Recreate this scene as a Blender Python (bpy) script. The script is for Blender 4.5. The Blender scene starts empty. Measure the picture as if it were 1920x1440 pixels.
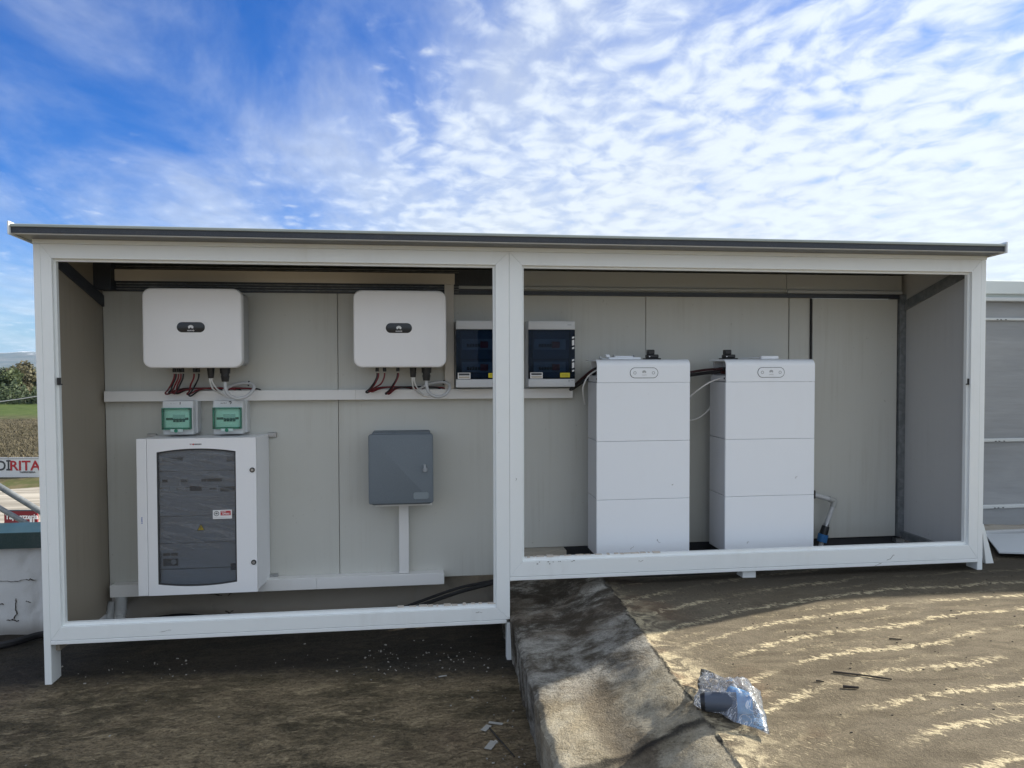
import bpy, bmesh, math, random
from mathutils import Vector, Matrix, noise

random.seed(7)
SC = bpy.context.scene
COL = SC.collection

# ------------------------------------------------------------------ camera
F_PX = 1386.706
CAM = Vector((2.0148, -4.2726, 1.2983))
RIGHT = Vector((0.99170542, -0.12850724, -0.00249918))
UP = Vector((0.00576709, 0.02506399, 0.99966921))
FWD = Vector((0.12840209, 0.99139179, -0.0255972))
cd = bpy.data.cameras.new('camera')
cam = bpy.data.objects.new('camera', cd)
COL.objects.link(cam)
B = -FWD
cam.matrix_world = Matrix(((RIGHT.x, UP.x, B.x, CAM.x), (RIGHT.y, UP.y, B.y, CAM.y), (RIGHT.z, UP.z, B.z, CAM.z), (0, 0, 0, 1)))
cd.sensor_fit = 'HORIZONTAL'
cd.sensor_width = 36.0
cd.lens = 36.0 * F_PX / 1920.0
cd.clip_start = 0.05
cd.clip_end = 40000
SC.camera = cam

# ------------------------------------------------------------------ light, exposure
SUN_EL, SUN_AZ = 27.0, 71.5          # azimuth from +Y towards +X
se, sa = math.radians(SUN_EL), math.radians(SUN_AZ)
SUN_DIR = Vector((math.sin(sa) * math.cos(se), math.cos(sa) * math.cos(se), math.sin(se)))
ld = bpy.data.lights.new('sun', 'SUN')
ld.energy = 4.5
ld.angle = math.radians(0.9)
ld.color = (1.0, 0.93, 0.80)
sun = bpy.data.objects.new('sun', ld)
COL.objects.link(sun)
sun.rotation_euler = SUN_DIR.to_track_quat('Z', 'Y').to_euler()

SC.view_settings.view_transform = 'Standard'
SC.view_settings.look = 'None'
SC.view_settings.exposure = 1.22
SC.view_settings.gamma = 1.0
SC.view_settings.use_curve_mapping = False
SC.cycles.use_denoising = True
SC.cycles.max_bounces = 8
SC.cycles.transparent_max_bounces = 12
SC.cycles.volume_bounces = 0
SC.cycles.sample_clamp_indirect = 6.0


# ------------------------------------------------------------------ node helpers
class G:
    def __init__(self, tree):
        self.t = tree
        self.n = tree.nodes
        self.l = tree.links

    def node(self, typ, **kw):
        nd = self.n.new(typ)
        for k, v in kw.items():
            setattr(nd, k, v)
        return nd

    def put(self, sock, v):
        if isinstance(v, bpy.types.NodeSocket):
            self.l.new(v, sock)
        elif isinstance(v, (tuple, list)):
            if len(v) == 3 and sock.type == 'RGBA':
                v = (*v, 1)
            sock.default_value = v
        else:
            sock.default_value = v

    def pos(self):
        return self.node('ShaderNodeNewGeometry').outputs['Position']

    def m(self, op, a, b=0.0, c=0.0, clamp=False):
        nd = self.node('ShaderNodeMath', operation=op, use_clamp=clamp)
        self.put(nd.inputs[0], a)
        self.put(nd.inputs[1], b)
        self.put(nd.inputs[2], c)
        return nd.outputs[0]

    def sep(self, v):
        nd = self.node('ShaderNodeSeparateXYZ')
        self.put(nd.inputs[0], v)
        return nd.outputs[0], nd.outputs[1], nd.outputs[2]

    def comb(self, x, y, z):
        nd = self.node('ShaderNodeCombineXYZ')
        for i, v in enumerate((x, y, z)):
            self.put(nd.inputs[i], v)
        return nd.outputs[0]

    def map(self, v, scale=(1, 1, 1), loc=(0, 0, 0), rot=(0, 0, 0)):
        nd = self.node('ShaderNodeMapping')
        self.put(nd.inputs['Vector'], v)
        nd.inputs['Scale'].default_value = scale
        nd.inputs['Location'].default_value = loc
        nd.inputs['Rotation'].default_value = rot
        return nd.outputs[0]

    def aniso(self, v, deg, sx, sy):
        return self.map(self.map(v, rot=(0, 0, math.radians(deg))), (sx, sy, 1))

    def noise(self, v, scale, detail=4, rough=0.55, dist=0.0):
        nd = self.node('ShaderNodeTexNoise')
        self.put(nd.inputs['Vector'], v)
        nd.inputs['Scale'].default_value = scale
        nd.inputs['Detail'].default_value = detail
        nd.inputs['Roughness'].default_value = rough
        nd.inputs['Distortion'].default_value = dist
        return nd.outputs['Fac']

    def voro(self, v, scale, feature='F1', rand=1.0):
        nd = self.node('ShaderNodeTexVoronoi', feature=feature)
        self.put(nd.inputs['Vector'], v)
        nd.inputs['Scale'].default_value = scale
        nd.inputs['Randomness'].default_value = rand
        return nd.outputs['Distance']

    def step(self, v, a, b):                      # smoothstep a..b -> 0..1
        nd = self.node('ShaderNodeMapRange', interpolation_type='SMOOTHSTEP')
        self.put(nd.inputs['Value'], v)
        nd.inputs['From Min'].default_value = a
        nd.inputs['From Max'].default_value = b
        return nd.outputs['Result']

    def mix(self, f, a, b):
        nd = self.node('ShaderNodeMix', data_type='RGBA')
        self.put(nd.inputs['Factor'], f)
        self.put(nd.inputs['A'] if 'A' in nd.inputs and nd.inputs['A'].type == 'RGBA' else nd.inputs[6], a)
        self.put(nd.inputs[7], b)
        return nd.outputs[2]

    def bump(self, h, strength=0.3, dist=0.01, normal=None):
        nd = self.node('ShaderNodeBump')
        self.put(nd.inputs['Height'], h)
        nd.inputs['Strength'].default_value = strength
        nd.inputs['Distance'].default_value = dist
        if normal is not None:
            self.put(nd.inputs['Normal'], normal)
        return nd.outputs['Normal']


MATS = {}


def mat(name, color=(.5, .5, .5), rough=.5, metal=0.0, spec=.5, fn=None):
    """Principled material; fn(g, bsdf) may wire in procedural detail."""
    if name in MATS:
        return MATS[name]
    m = bpy.data.materials.new(name)
    m.use_nodes = True
    nt = m.node_tree
    b = nt.nodes['Principled BSDF']
    b.inputs['Base Color'].default_value = (*color, 1)
    b.inputs['Roughness'].default_value = rough
    b.inputs['Metallic'].default_value = metal
    b.inputs['Specular IOR Level'].default_value = spec
    if fn:
        fn(G(nt), b)
    MATS[name] = m
    return m


def painted(name, c, rough=.4, dirt=.12, dirt_col=(.35, .31, .26), scale=3.0, grain=.02):
    """Paint or plastic with faint uneven soiling and a slight orange-peel relief."""
    def fn(g, b):
        p = g.pos()
        n1 = g.noise(p, scale, 5, .6, .4)
        n2 = g.noise(g.map(p, (14, 14, 2.2)), 1.0, 4, .6)
        f = g.m('MULTIPLY', g.step(n1, .45, .8), g.step(n2, .35, .75))
        col = g.mix(g.m('MULTIPLY', f, dirt), c, dirt_col)
        v = g.noise(p, 260, 2, .5)
        col = g.mix(g.m('MULTIPLY', g.m('SUBTRACT', v, .5), .16), col, (.9, .9, .9))
        sp = g.step(g.noise(p, 38, 3, .6), .70, .76)
        col = g.mix(g.m('MULTIPLY', sp, dirt * .9), col, dirt_col)
        g.put(b.inputs['Base Color'], col)
        g.put(b.inputs['Roughness'], g.m('ADD', g.m('MULTIPLY', n1, .18), rough - .09))
        g.put(b.inputs['Normal'], g.bump(g.noise(p, 180, 2, .5), grain, .002))
    return mat(name, c, rough, fn=fn)


# ------------------------------------------------------------------ materials
M_FRAME = painted('white_coated_aluminium', (.80, .835, .84), .38, .16, (.30, .26, .20))
M_WHITE = painted('white_enamel', (.85, .86, .88), .34, .06)
M_INV = painted('pale_grey_lacquer', (.84, .84, .85), .40, .04)
M_BATT = painted('white_lacquer', (.85, .885, .93), .34, .05)
M_BATTSIDE = painted('white_sheet_metal', (.62, .63, .65), .45, .08)
M_TRUNK = painted('white_pvc', (.74, .74, .73), .42, .10)
M_TRUNKB = painted('cream_pvc', (.60, .56, .50), .45, .10)
M_MINI = painted('light_grey_plastic', (.62, .64, .65), .40, .06)
M_DB = painted('grey_white_plastic', (.60, .62, .64), .40, .05)
M_GREYBOX = painted('blue_grey_polyester', (.140, .170, .197), .55, .12, (.3, .3, .3))
M_NAVY = painted('dark_slate_trim', (.028, .036, .05), .55, .1)
M_TRIM = painted('grey_green_trim', (.34, .39, .38), .35, .1)
M_SOFFIT = painted('grey_white_sheet', (.50, .50, .49), .45, .12)
M_BLACK = mat('black_plastic', (.014, .015, .017), .42)
M_DARK = mat('dark_recess', (.03, .032, .036), .6)
M_RUBBER = mat('black_cable_sheath', (.012, .012, .014), .5)
M_RED = mat('red_cable_sheath', (.16, .012, .018), .45)
M_DRED = mat('dark_red_cable_sheath', (.05, .012, .014), .45)
M_WCABLE = mat('white_cable_sheath', (.75, .75, .74), .4)
M_GCABLE = mat('grey_cable_sheath', (.50, .51, .52), .42)
M_STEEL = mat('dull_steel', (.42, .43, .44), .35, .85)
M_PRINT = mat('print_dark', (.05, .055, .065), .5)
M_PRINTW = mat('print_white', (.85, .86, .87), .5)
M_PRINTG = mat('print_grey', (.45, .47, .49), .5)
M_REDP = mat('print_red', (.45, .025, .035), .5)
M_DREDP = mat('print_dark_red', (.20, .012, .022), .5)
M_YEL = mat('print_yellow', (.72, .62, .03), .5)
M_BLUEP = mat('print_blue', (.02, .08, .42), .5)
M_STICK = mat('sticker_white', (.80, .80, .80), .45)
M_BLUE = mat('blue_plastic', (.04, .17, .42), .35)
M_BREAK = mat('breaker_grey', (.50, .52, .53), .45)
M_BREAKD = mat('breaker_dark', (.015, .03, .055), .45)
M_BREAKR = mat('breaker_red', (.55, .02, .02), .45)


def f_galv(g, b):
    p = g.pos()
    v = g.noise(p, 22, 5, .6, .5)
    g.put(b.inputs['Base Color'], g.mix(g.step(v, .3, .75), (.15, .165, .175), (.26, .275, .285)))
    g.put(b.inputs['Roughness'], g.m('ADD', g.m('MULTIPLY', v, .3), .3))


M_NAVYG = painted('dark_blue_steel', (.035, .042, .055), .4, .12)
M_ZINC = painted('smooth_zinc', (.40, .42, .43), .42, .10)
M_GALVL = painted('light_zinc', (.36, .38, .375), .45, .12)
M_GALV = mat('galvanised_steel', (.25, .27, .28), .45, .35, fn=f_galv)


def f_panel(c, c2, axis):
    def fn(g, b):
        p = g.pos()
        x, y, z = g.sep(p)
        a = {'x': x, 'y': y}[axis]
        st = g.noise(g.comb(g.m('MULTIPLY', a, 30.0), 0.0, g.m('MULTIPLY', z, .8)), 1.0, 5, .65)
        big = g.noise(p, 2.2, 4, .6)
        f = g.m('MULTIPLY', g.step(st, .42, .8), g.step(big, .35, .7))
        col = g.mix(g.m('MULTIPLY', f, .65), c, c2)
        sp = g.step(g.noise(p, 42, 2, .5), .74, .80)
        col = g.mix(g.m('MULTIPLY', sp, .35), col, (.13, .11, .09))
        g.put(b.inputs['Base Color'], col)
        rib = g.m('SINE', g.m('MULTIPLY', a, 2 * math.pi / .0135))
        h = g.m('ADD', g.m('MULTIPLY', rib, .5), g.m('MULTIPLY', g.noise(p, 160, 2), .4))
        g.put(b.inputs['Normal'], g.bump(h, .16, .0012))
    return fn


M_PANEL = mat('beige_grey_sandwich_panel', rough=.45, fn=f_panel((.52, .525, .49), (.40, .39, .345), 'x'))
M_PANELL = mat('shaded_side_panel', rough=.45, fn=f_panel((.31, .275, .22), (.24, .21, .165), 'y'))  # same panel; lower light and warm ground bounce put into the colour
M_PANELR = mat('sky_tinted_side_panel', rough=.45, fn=f_panel((.47, .475, .475), (.40, .40, .40), 'y'))  # same panel; bluish sky reflection put into the colour


def f_clad(g, b):
    p = g.pos()
    x, y, z = g.sep(p)
    n = g.noise(g.map(p, (1.2, 1.2, 5)), 1.0, 4, .6, .5)
    col = g.mix(g.step(n, .35, .7), (.24, .255, .27), (.29, .305, .32))
    g.put(b.inputs['Base Color'], col)
    g.put(b.inputs['Normal'], g.bump(g.noise(g.map(p, (1, 1, 9)), 1.5, 3), .25, .02))


M_CLAD = mat('grey_cladding_sheet', rough=.5, fn=f_clad)


def f_plaster(g, b):
    p = g.pos()
    n = g.noise(p, 2.5, 6, .65, .5)
    f = g.noise(g.map(p, (9, 9, 1.5)), 1, 5, .6)
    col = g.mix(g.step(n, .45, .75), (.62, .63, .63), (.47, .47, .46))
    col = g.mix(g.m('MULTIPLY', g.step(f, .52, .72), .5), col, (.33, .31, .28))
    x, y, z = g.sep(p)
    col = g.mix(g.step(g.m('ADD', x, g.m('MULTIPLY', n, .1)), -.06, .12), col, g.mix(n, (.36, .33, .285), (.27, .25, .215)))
    low = g.m('SUBTRACT', 1.0, g.step(g.m('ADD', z, g.m('MULTIPLY', n, .12)), -.37, -.25))
    col = g.mix(g.m('MULTIPLY', low, .6), col, (.14, .115, .085))
    g.put(b.inputs['Base Color'], col)
    g.put(b.inputs['Normal'], g.bump(g.noise(p, 60, 4, .6), .35, .006))


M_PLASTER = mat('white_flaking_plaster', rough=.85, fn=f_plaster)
M_CAPG = painted('dark_green_sheet', (.012, .042, .045), .42, .25, (.2, .2, .18))
M_CRACK = mat('crack_dark', (.07, .062, .055), .9)


def f_terrace(g, b):
    p = g.pos()
    x, y, z = g.sep(p)
    w = g.map(p, (1.1, 2.3, 1), rot=(0, 0, math.radians(-9)))
    n1 = g.noise(w, 1.7, 8, .68, .7)
    n2 = g.noise(g.map(p, (2.6, 5.6, 1), rot=(0, 0, math.radians(-12))), 3.0, 8, .72, .5)
    n3 = g.noise(p, 1.1, 4, .55, .4)
    fine = g.noise(p, 70, 5, .65, .3)
    vf = g.voro(g.map(p, (1, 1.7, 1)), 95)
    col = g.mix(g.step(n1, .34, .64), (.110, .088, .050), (.340, .262, .158))
    n4 = g.noise(g.map(p, (1.2, 2.0, 1)), 14, 6, .7, .6)
    col = g.mix(g.m('MULTIPLY', g.step(n2, .48, .68), .75), col, (.52, .41, .25))
    col = g.mix(g.m('MULTIPLY', g.step(n4, .52, .68), .60), col, (.085, .070, .048))
    col = g.mix(g.m('MULTIPLY', g.step(n3, .52, .70), .55), col, (.165, .100, .070))
    fl = g.noise(g.map(p, (1.0, 2.4, 1), rot=(0, 0, math.radians(-10))), 34, 5, .7, .8)
    col = g.mix(g.m('MULTIPLY', g.step(fl, .55, .66), .62), col, (.055, .042, .026))
    col = g.mix(g.m('MULTIPLY', g.step(fl, .30, .20), .45), col, (.60, .50, .33))
    # darker band along the foot of the shelter
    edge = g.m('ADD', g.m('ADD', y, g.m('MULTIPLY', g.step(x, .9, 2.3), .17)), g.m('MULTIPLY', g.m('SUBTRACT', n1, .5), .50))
    dark_band = g.m('MULTIPLY', g.step(edge, -.16, .14), .88)
    col = g.mix(dark_band, col, (.032, .030, .027))
    gr = g.m('ADD', .30, g.m('MULTIPLY', fine, 1.40))
    col2 = g.node('ShaderNodeVectorMath', operation='SCALE')
    g.put(col2.inputs[0], col)
    g.put(col2.inputs['Scale'], gr)
    col = col2.outputs[0]
    fleck = g.m('MULTIPLY', g.step(g.noise(p, 120, 2, .5), .735, .76), .5)
    col = g.mix(fleck, col, (.34, .32, .27))
    g.put(b.inputs['Base Color'], col)
    h = g.m('ADD', g.m('MULTIPLY', fine, .6), g.m('ADD', g.m('SUBTRACT', g.m('MULTIPLY', n4, 1.6), g.m('MULTIPLY', g.step(fl, .5, .66), .5)), g.m('MULTIPLY', vf, .25)))
    g.put(b.inputs['Normal'], g.bump(h, .9, .03))
    g.put(b.inputs['Roughness'], g.m('SUBTRACT', .92, g.m('MULTIPLY', dark_band, .15)))


M_TERRACE = mat('weathered_bitumen_felt', rough=.9, spec=.25, fn=f_terrace)


def f_raised(g, b):
    p = g.pos()
    x, y, z = g.sep(p)
    # ---- ramp: grey cement-coated felt with dirt
    w = g.aniso(p, 35, 1.0, 1.25)
    r1 = g.noise(w, 4.6, 10, .76, .25)
    r2 = g.noise(p, 2.0, 5, .6, .7)
    fine = g.noise(g.map(p, (1.5, 1, 1), rot=(0, 0, math.radians(35))), 75, 6, .7, .6)
    ramp = g.mix(g.step(r1, .37, .62), (.075, .062, .045), (.36, .345, .305))
    ramp = g.mix(g.m('MULTIPLY', g.step(r2, .50, .66), .75), ramp, (.105, .078, .052))
    near = g.m('MULTIPLY', g.step(g.m('MULTIPLY', y, -1.0), .95, 1.35), g.step(r1, .25, .5))
    up_ = g.m('MULTIPLY', g.step(g.m('ADD', y, g.m('MULTIPLY', g.m('SUBTRACT', r2, .5), 1.1)), -.75, -.15), g.step(r1, .60, .44))
    ramp = g.mix(g.m('MULTIPLY', up_, .75), ramp, (.042, .034, .025))
    ramp = g.mix(g.m('MULTIPLY', near, .55), ramp, (.42, .36, .245))  # sunlight on the near end painted in as a paler, warmer tone
    tread = g.m('MULTIPLY', g.step(g.m('ABSOLUTE', g.m('ADD', g.m('SUBTRACT', x, 2.78), g.m('MULTIPLY', g.m('SUBTRACT', r1, .5), .22))), .11, .04), g.step(y, -.85, -1.25))
    ramp = g.mix(g.m('MULTIPLY', tread, .62), ramp, (.085, .062, .042))
    fl = g.noise(g.aniso(p, 40, 1, 2.2), 40, 5, .72, .8)
    ramp = g.mix(g.m('MULTIPLY', g.step(fl, .55, .66), .55), ramp, (.06, .05, .038))
    seam = g.m('ABSOLUTE', g.m('ADD', g.m('ADD', y, 1.70), g.m('MULTIPLY', g.m('SUBTRACT', r1, .5), .12)))
    seam = g.m('SUBTRACT', 1.0, g.step(seam, .004, .035))
    ramp = g.mix(g.m('MULTIPLY', seam, .85), ramp, (.02, .018, .016))
    # ---- flat roof: taupe felt with pale tide lines left by drying puddles
    big = g.noise(p, .9, 5, .55, .6)
    mid = g.noise(g.map(p, (1, 2.6, 1)), 3.2, 6, .66, .8)
    flat = g.mix(g.step(mid, .32, .70), (.105, .086, .058), (.175, .146, .102))
    flat = g.mix(g.m('MULTIPLY', g.step(big, .48, .68), .55), flat, (.150, .128, .096))
    # field whose level lines bend round towards the ridge
    u = g.m('SUBTRACT', x, 3.05)
    bend = g.m('DIVIDE', .85, g.m('ADD', .62, g.m('MAXIMUM', u, 0.0)))
    lv = g.m('SUBTRACT', y, g.m('MULTIPLY', bend, -.52))
    lv = g.m('SUBTRACT', lv, g.m('MULTIPLY', u, .035))
    wob = g.m('MULTIPLY', g.m('SUBTRACT', g.noise(g.map(p, (.8, .4, 1)), 1.2, 4, .5, .3), .5), .30)
    ragged = g.m('MULTIPLY', g.m('SUBTRACT', g.noise(g.aniso(p, 48, .55, 2.1), 22, 6, .72, .5), .5), .21)
    s = g.m('ADD', g.m('ADD', lv, wob), ragged)
    fr = g.m('FRACT', g.m('ADD', g.m('MULTIPLY', s, 4.2), 10.3))
    line = g.m('MULTIPLY', g.step(fr, .40, .47), g.m('SUBTRACT', 1.0, g.step(fr, .50, .62)))
    fr2 = g.m('FRACT', g.m('ADD', g.m('MULTIPLY', s, 8.3), 3.1))
    line2 = g.m('MULTIPLY', g.step(fr2, .44, .49), g.m('SUBTRACT', 1.0, g.step(fr2, .5, .60)))
    pm = g.noise(g.map(p, (.8, 1.4, 1)), 1.6, 3, .5)
    br = g.noise(p, 15, 5, .75, .8)
    l1 = g.m('MULTIPLY', line, g.m('MULTIPLY', g.step(pm, .34, .52), g.step(br, .40, .54)))
    l2 = g.m('MULTIPLY', line2, g.m('MULTIPLY', g.step(pm, .48, .62), g.step(br, .42, .56)))
    l2 = g.m('MULTIPLY', l2, .75)
    dash = g.noise(g.aniso(p, 48, .8, 3.0), 46, 4, .6, .3)
    zone = g.step(g.noise(g.map(p, (.7, 1.6, 1), loc=(3, 1, 0)), 2.2, 4, .6), .50, .62)
    l2 = g.m('MAXIMUM', l2, g.m('MULTIPLY', g.m('MULTIPLY', g.step(dash, .58, .66), zone), .55))
    lines = g.m('MINIMUM', g.m('ADD', l1, l2), 1.0)
    # pale crust collected beside the ridge
    crust = g.m('MULTIPLY', g.m('SUBTRACT', 1.0, g.step(g.m('ADD', u, g.m('MULTIPLY', g.m('SUBTRACT', mid, .5), .5)), .05, .26)),
                g.step(g.noise(p, 9, 5, .7, .6), .42, .60))
    lines = g.m('MAXIMUM', lines, g.m('MULTIPLY', crust, .8))
    flat = g.mix(g.m('MULTIPLY', lines, .88), flat, (.66, .565, .375))
    rust = g.m('MULTIPLY', g.m('SUBTRACT', 1.0, g.step(u, .1, .5)), g.step(g.noise(p, 2.6, 4, .6), .5, .65))
    flat = g.mix(g.m('MULTIPLY', rust, .35), flat, (.22, .095, .045))
    # swept dirt plus the shelter's shadow painted in, along its foot
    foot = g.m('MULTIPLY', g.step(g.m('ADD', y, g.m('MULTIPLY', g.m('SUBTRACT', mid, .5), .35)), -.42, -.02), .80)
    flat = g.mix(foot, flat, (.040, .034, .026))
    # ---- which is which: ridge line
    rw = g.m('ADD', g.m('SUBTRACT', x, g.m('ADD', 3.14, g.m('MULTIPLY', g.m('MINIMUM', y, 0.0), .042))),
             g.m('MULTIPLY', g.m('SUBTRACT', r1, .5), .13))
    k = g.step(rw, -.012, .012)
    col = g.mix(k, ramp, flat)
    crack = g.m('SUBTRACT', 1.0, g.step(g.m('ABSOLUTE', g.m('ADD', rw, .004)), .002, .012))
    crack = g.m('MULTIPLY', crack, g.step(g.noise(p, 7, 4, .6), .42, .52))
    col = g.mix(g.m('MULTIPLY', crack, .85), col, (.018, .016, .013))
    gr = g.m('ADD', .34, g.m('MULTIPLY', fine, 1.32))
    sc = g.node('ShaderNodeVectorMath', operation='SCALE')
    g.put(sc.inputs[0], col)
    g.put(sc.inputs['Scale'], gr)
    col = sc.outputs[0]
    g.put(b.inputs['Base Color'], col)
    h = g.m('ADD', g.m('MULTIPLY', fine, .9), g.m('ADD', g.m('MULTIPLY', r1, 1.0), g.m('MULTIPLY', lines, .45)))
    g.put(b.inputs['Normal'], g.bump(h, .7, .016))


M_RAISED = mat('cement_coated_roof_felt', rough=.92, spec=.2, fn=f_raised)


def f_field(g, b):
    p = g.pos()
    d = g.node('ShaderNodeVectorMath', operation='DOT_PRODUCT')
    g.put(d.inputs[0], p)
    d.inputs[1].default_value = (.1285, .9917, 0)
    s = d.outputs['Value']
    n = g.noise(p, .09, 6, .65, .6)
    nf = g.noise(g.map(p, (1, .5, 1)), .9, 6, .7)
    s = g.m('ADD', s, g.m('MULTIPLY', g.m('SUBTRACT', n, .5), 18))
    grass = g.mix(g.step(nf, .35, .65), (.050, .078, .020), (.085, .115, .036))
    scrub = g.mix(g.step(nf, .35, .65), (.050, .044, .026), (.130, .110, .070))
    col = g.mix(g.step(s, 76, 92), scrub, grass)
    verge = g.mix(g.step(nf, .4, .6), (.075, .085, .032), (.13, .11, .06))
    col = g.mix(g.step(s, 35, 38), verge, col)
    far = g.mix(g.step(nf, .4, .6), (.05, .065, .03), (.08, .08, .045))
    col = g.mix(g.step(s, 150, 260), col, far)
    g.put(b.inputs['Base Color'], col)


M_FIELD = mat('field_ground', rough=.95, spec=.1, fn=f_field)


def f_road(g, b):
    p = g.pos()
    n = g.noise(g.map(p, (.25, 2.2, 1), rot=(0, 0, math.radians(-14))), 1.0, 5, .6, .5)
    f = g.noise(p, 6, 5, .7)
    col = g.mix(g.step(n, .38, .66), (.24, .215, .175), (.44, .40, .335))
    col = g.mix(g.m('MULTIPLY', g.step(f, .55, .7), .4), col, (.18, .16, .13))
    g.put(b.inputs['Base Color'], col)


M_ROAD = mat('pale_dusty_road', rough=.9, fn=f_road)


def f_hill(g, b):
    p = g.pos()
    x, y, z = g.sep(p)
    n = g.noise(p, .0035, 8, .65, .5)
    col = g.mix(g.step(n, .4, .62), (.035, .045, .025), (.11, .10, .075))
    sn = g.step(g.m('ADD', z, g.m('MULTIPLY', g.m('SUBTRACT', n, .5), 160)), 140, 168)
    col = g.mix(g.m('MULTIPLY', sn, .8), col, (.75, .77, .8))
    g.put(b.inputs['Base Color'], col)


M_HILL = mat('hill_scrub_and_snow', rough=.95, fn=f_hill)


def f_leaf(c1, c2):
    def fn(g, b):
        p = g.pos()
        n = g.noise(p, .55, 4, .7)
        g.put(b.inputs['Base Color'], g.mix(g.step(n, .35, .65), c1, c2))
    return fn


M_LEAF = [mat('olive_leaves', rough=.7, fn=f_leaf((.035, .055, .018), (.075, .10, .035))),
          mat('brown_green_leaves', rough=.7, fn=f_leaf((.06, .058, .028), (.12, .105, .055))),
          mat('dark_green_leaves', rough=.7, fn=f_leaf((.022, .040, .016), (.045, .07, .026)))]
M_BARK = mat('bark', (.09, .07, .05), .9)
M_SCRUB = mat('dry_weeds', rough=.9, fn=f_leaf((.065, .058, .032), (.125, .108, .068)))
M_TWIG = mat('dark_twig', (.035, .028, .022), .85)


def glassy(name, tint, film, film_col, gloss_rough=.03, bump=None, fres=1.5):
    """A clear or tinted sheet: see-through, with a sheen and a little body of its own."""
    m = bpy.data.materials.new(name)
    m.use_nodes = True
    nt = m.node_tree
    nt.nodes.remove(nt.nodes['Principled BSDF'])
    g = G(nt)
    out = nt.nodes['Material Output']
    tr = g.node('ShaderNodeBsdfTransparent')
    tr.inputs[0].default_value = (*tint, 1)
    df = g.node('ShaderNodeBsdfDiffuse')
    df.inputs[0].default_value = (*film_col, 1)
    gl = g.node('ShaderNodeBsdfGlossy')
    gl.inputs['Roughness'].default_value = gloss_rough
    fr = g.node('ShaderNodeFresnel')
    fr.inputs['IOR'].default_value = fres
    f = film
    if bump:
        h, st, fm = bump(g)
        nrm = g.bump(h, st, .01)
        g.put(gl.inputs['Normal'], nrm)
        g.put(fr.inputs['Normal'], nrm)
        if fm is not None:
            f = fm
    m1 = g.node('ShaderNodeMixShader')
    g.put(m1.inputs[0], f)
    nt.links.new(tr.outputs[0], m1.inputs[1])
    nt.links.new(df.outputs[0], m1.inputs[2])
    m2 = g.node('ShaderNodeMixShader')
    nt.links.new(fr.outputs[0], m2.inputs[0])
    nt.links.new(m1.outputs[0], m2.inputs[1])
    nt.links.new(gl.outputs[0], m2.inputs[2])
    nt.links.new(m2.outputs[0], out.inputs['Surface'])
    MATS[name] = m
    return m


def b_film(g):
    p = g.pos()
    n = g.noise(g.map(g.map(p, rot=(0, math.radians(-12), 0)), (1.4, 1, 9)), 1.7, 6, .66, 1.8)
    x, y, z = g.sep(p)
    f = g.m('MULTIPLY', g.step(n, .44, .70), g.step(z, .02, .22))
    return n, .30, g.m('ADD', .08, g.m('MULTIPLY', f, .36))


M_PANE = glassy('smoked_pane_with_film', (.80, .83, .87), .2, (.30, .325, .36), .06, b_film)
M_BLUEPANE = glassy('dark_blue_pane', (.48, .57, .68), .16, (.015, .032, .055), .04, None, 1.22)
M_GREENPANE = glassy('green_tinted_door', (.84, .98, .94), .07, (.30, .66, .56), .10, None, 1.3)


def b_bag(g):
    p = g.pos()
    n = g.noise(p, 11, 4, .55, 1.6)
    rd = g.m('SUBTRACT', 1.0, g.step(g.m('ABSOLUTE', g.m('SUBTRACT', n, .5)), .0, .022))
    return g.m('ADD', n, g.m('MULTIPLY', rd, .10)), .8, g.m('ADD', .15, g.m('MULTIPLY', rd, .50))


M_BAG = glassy('clear_polythene', (.95, .96, .97), .1, (.85, .88, .92), .12, b_bag, 1.5)


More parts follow.
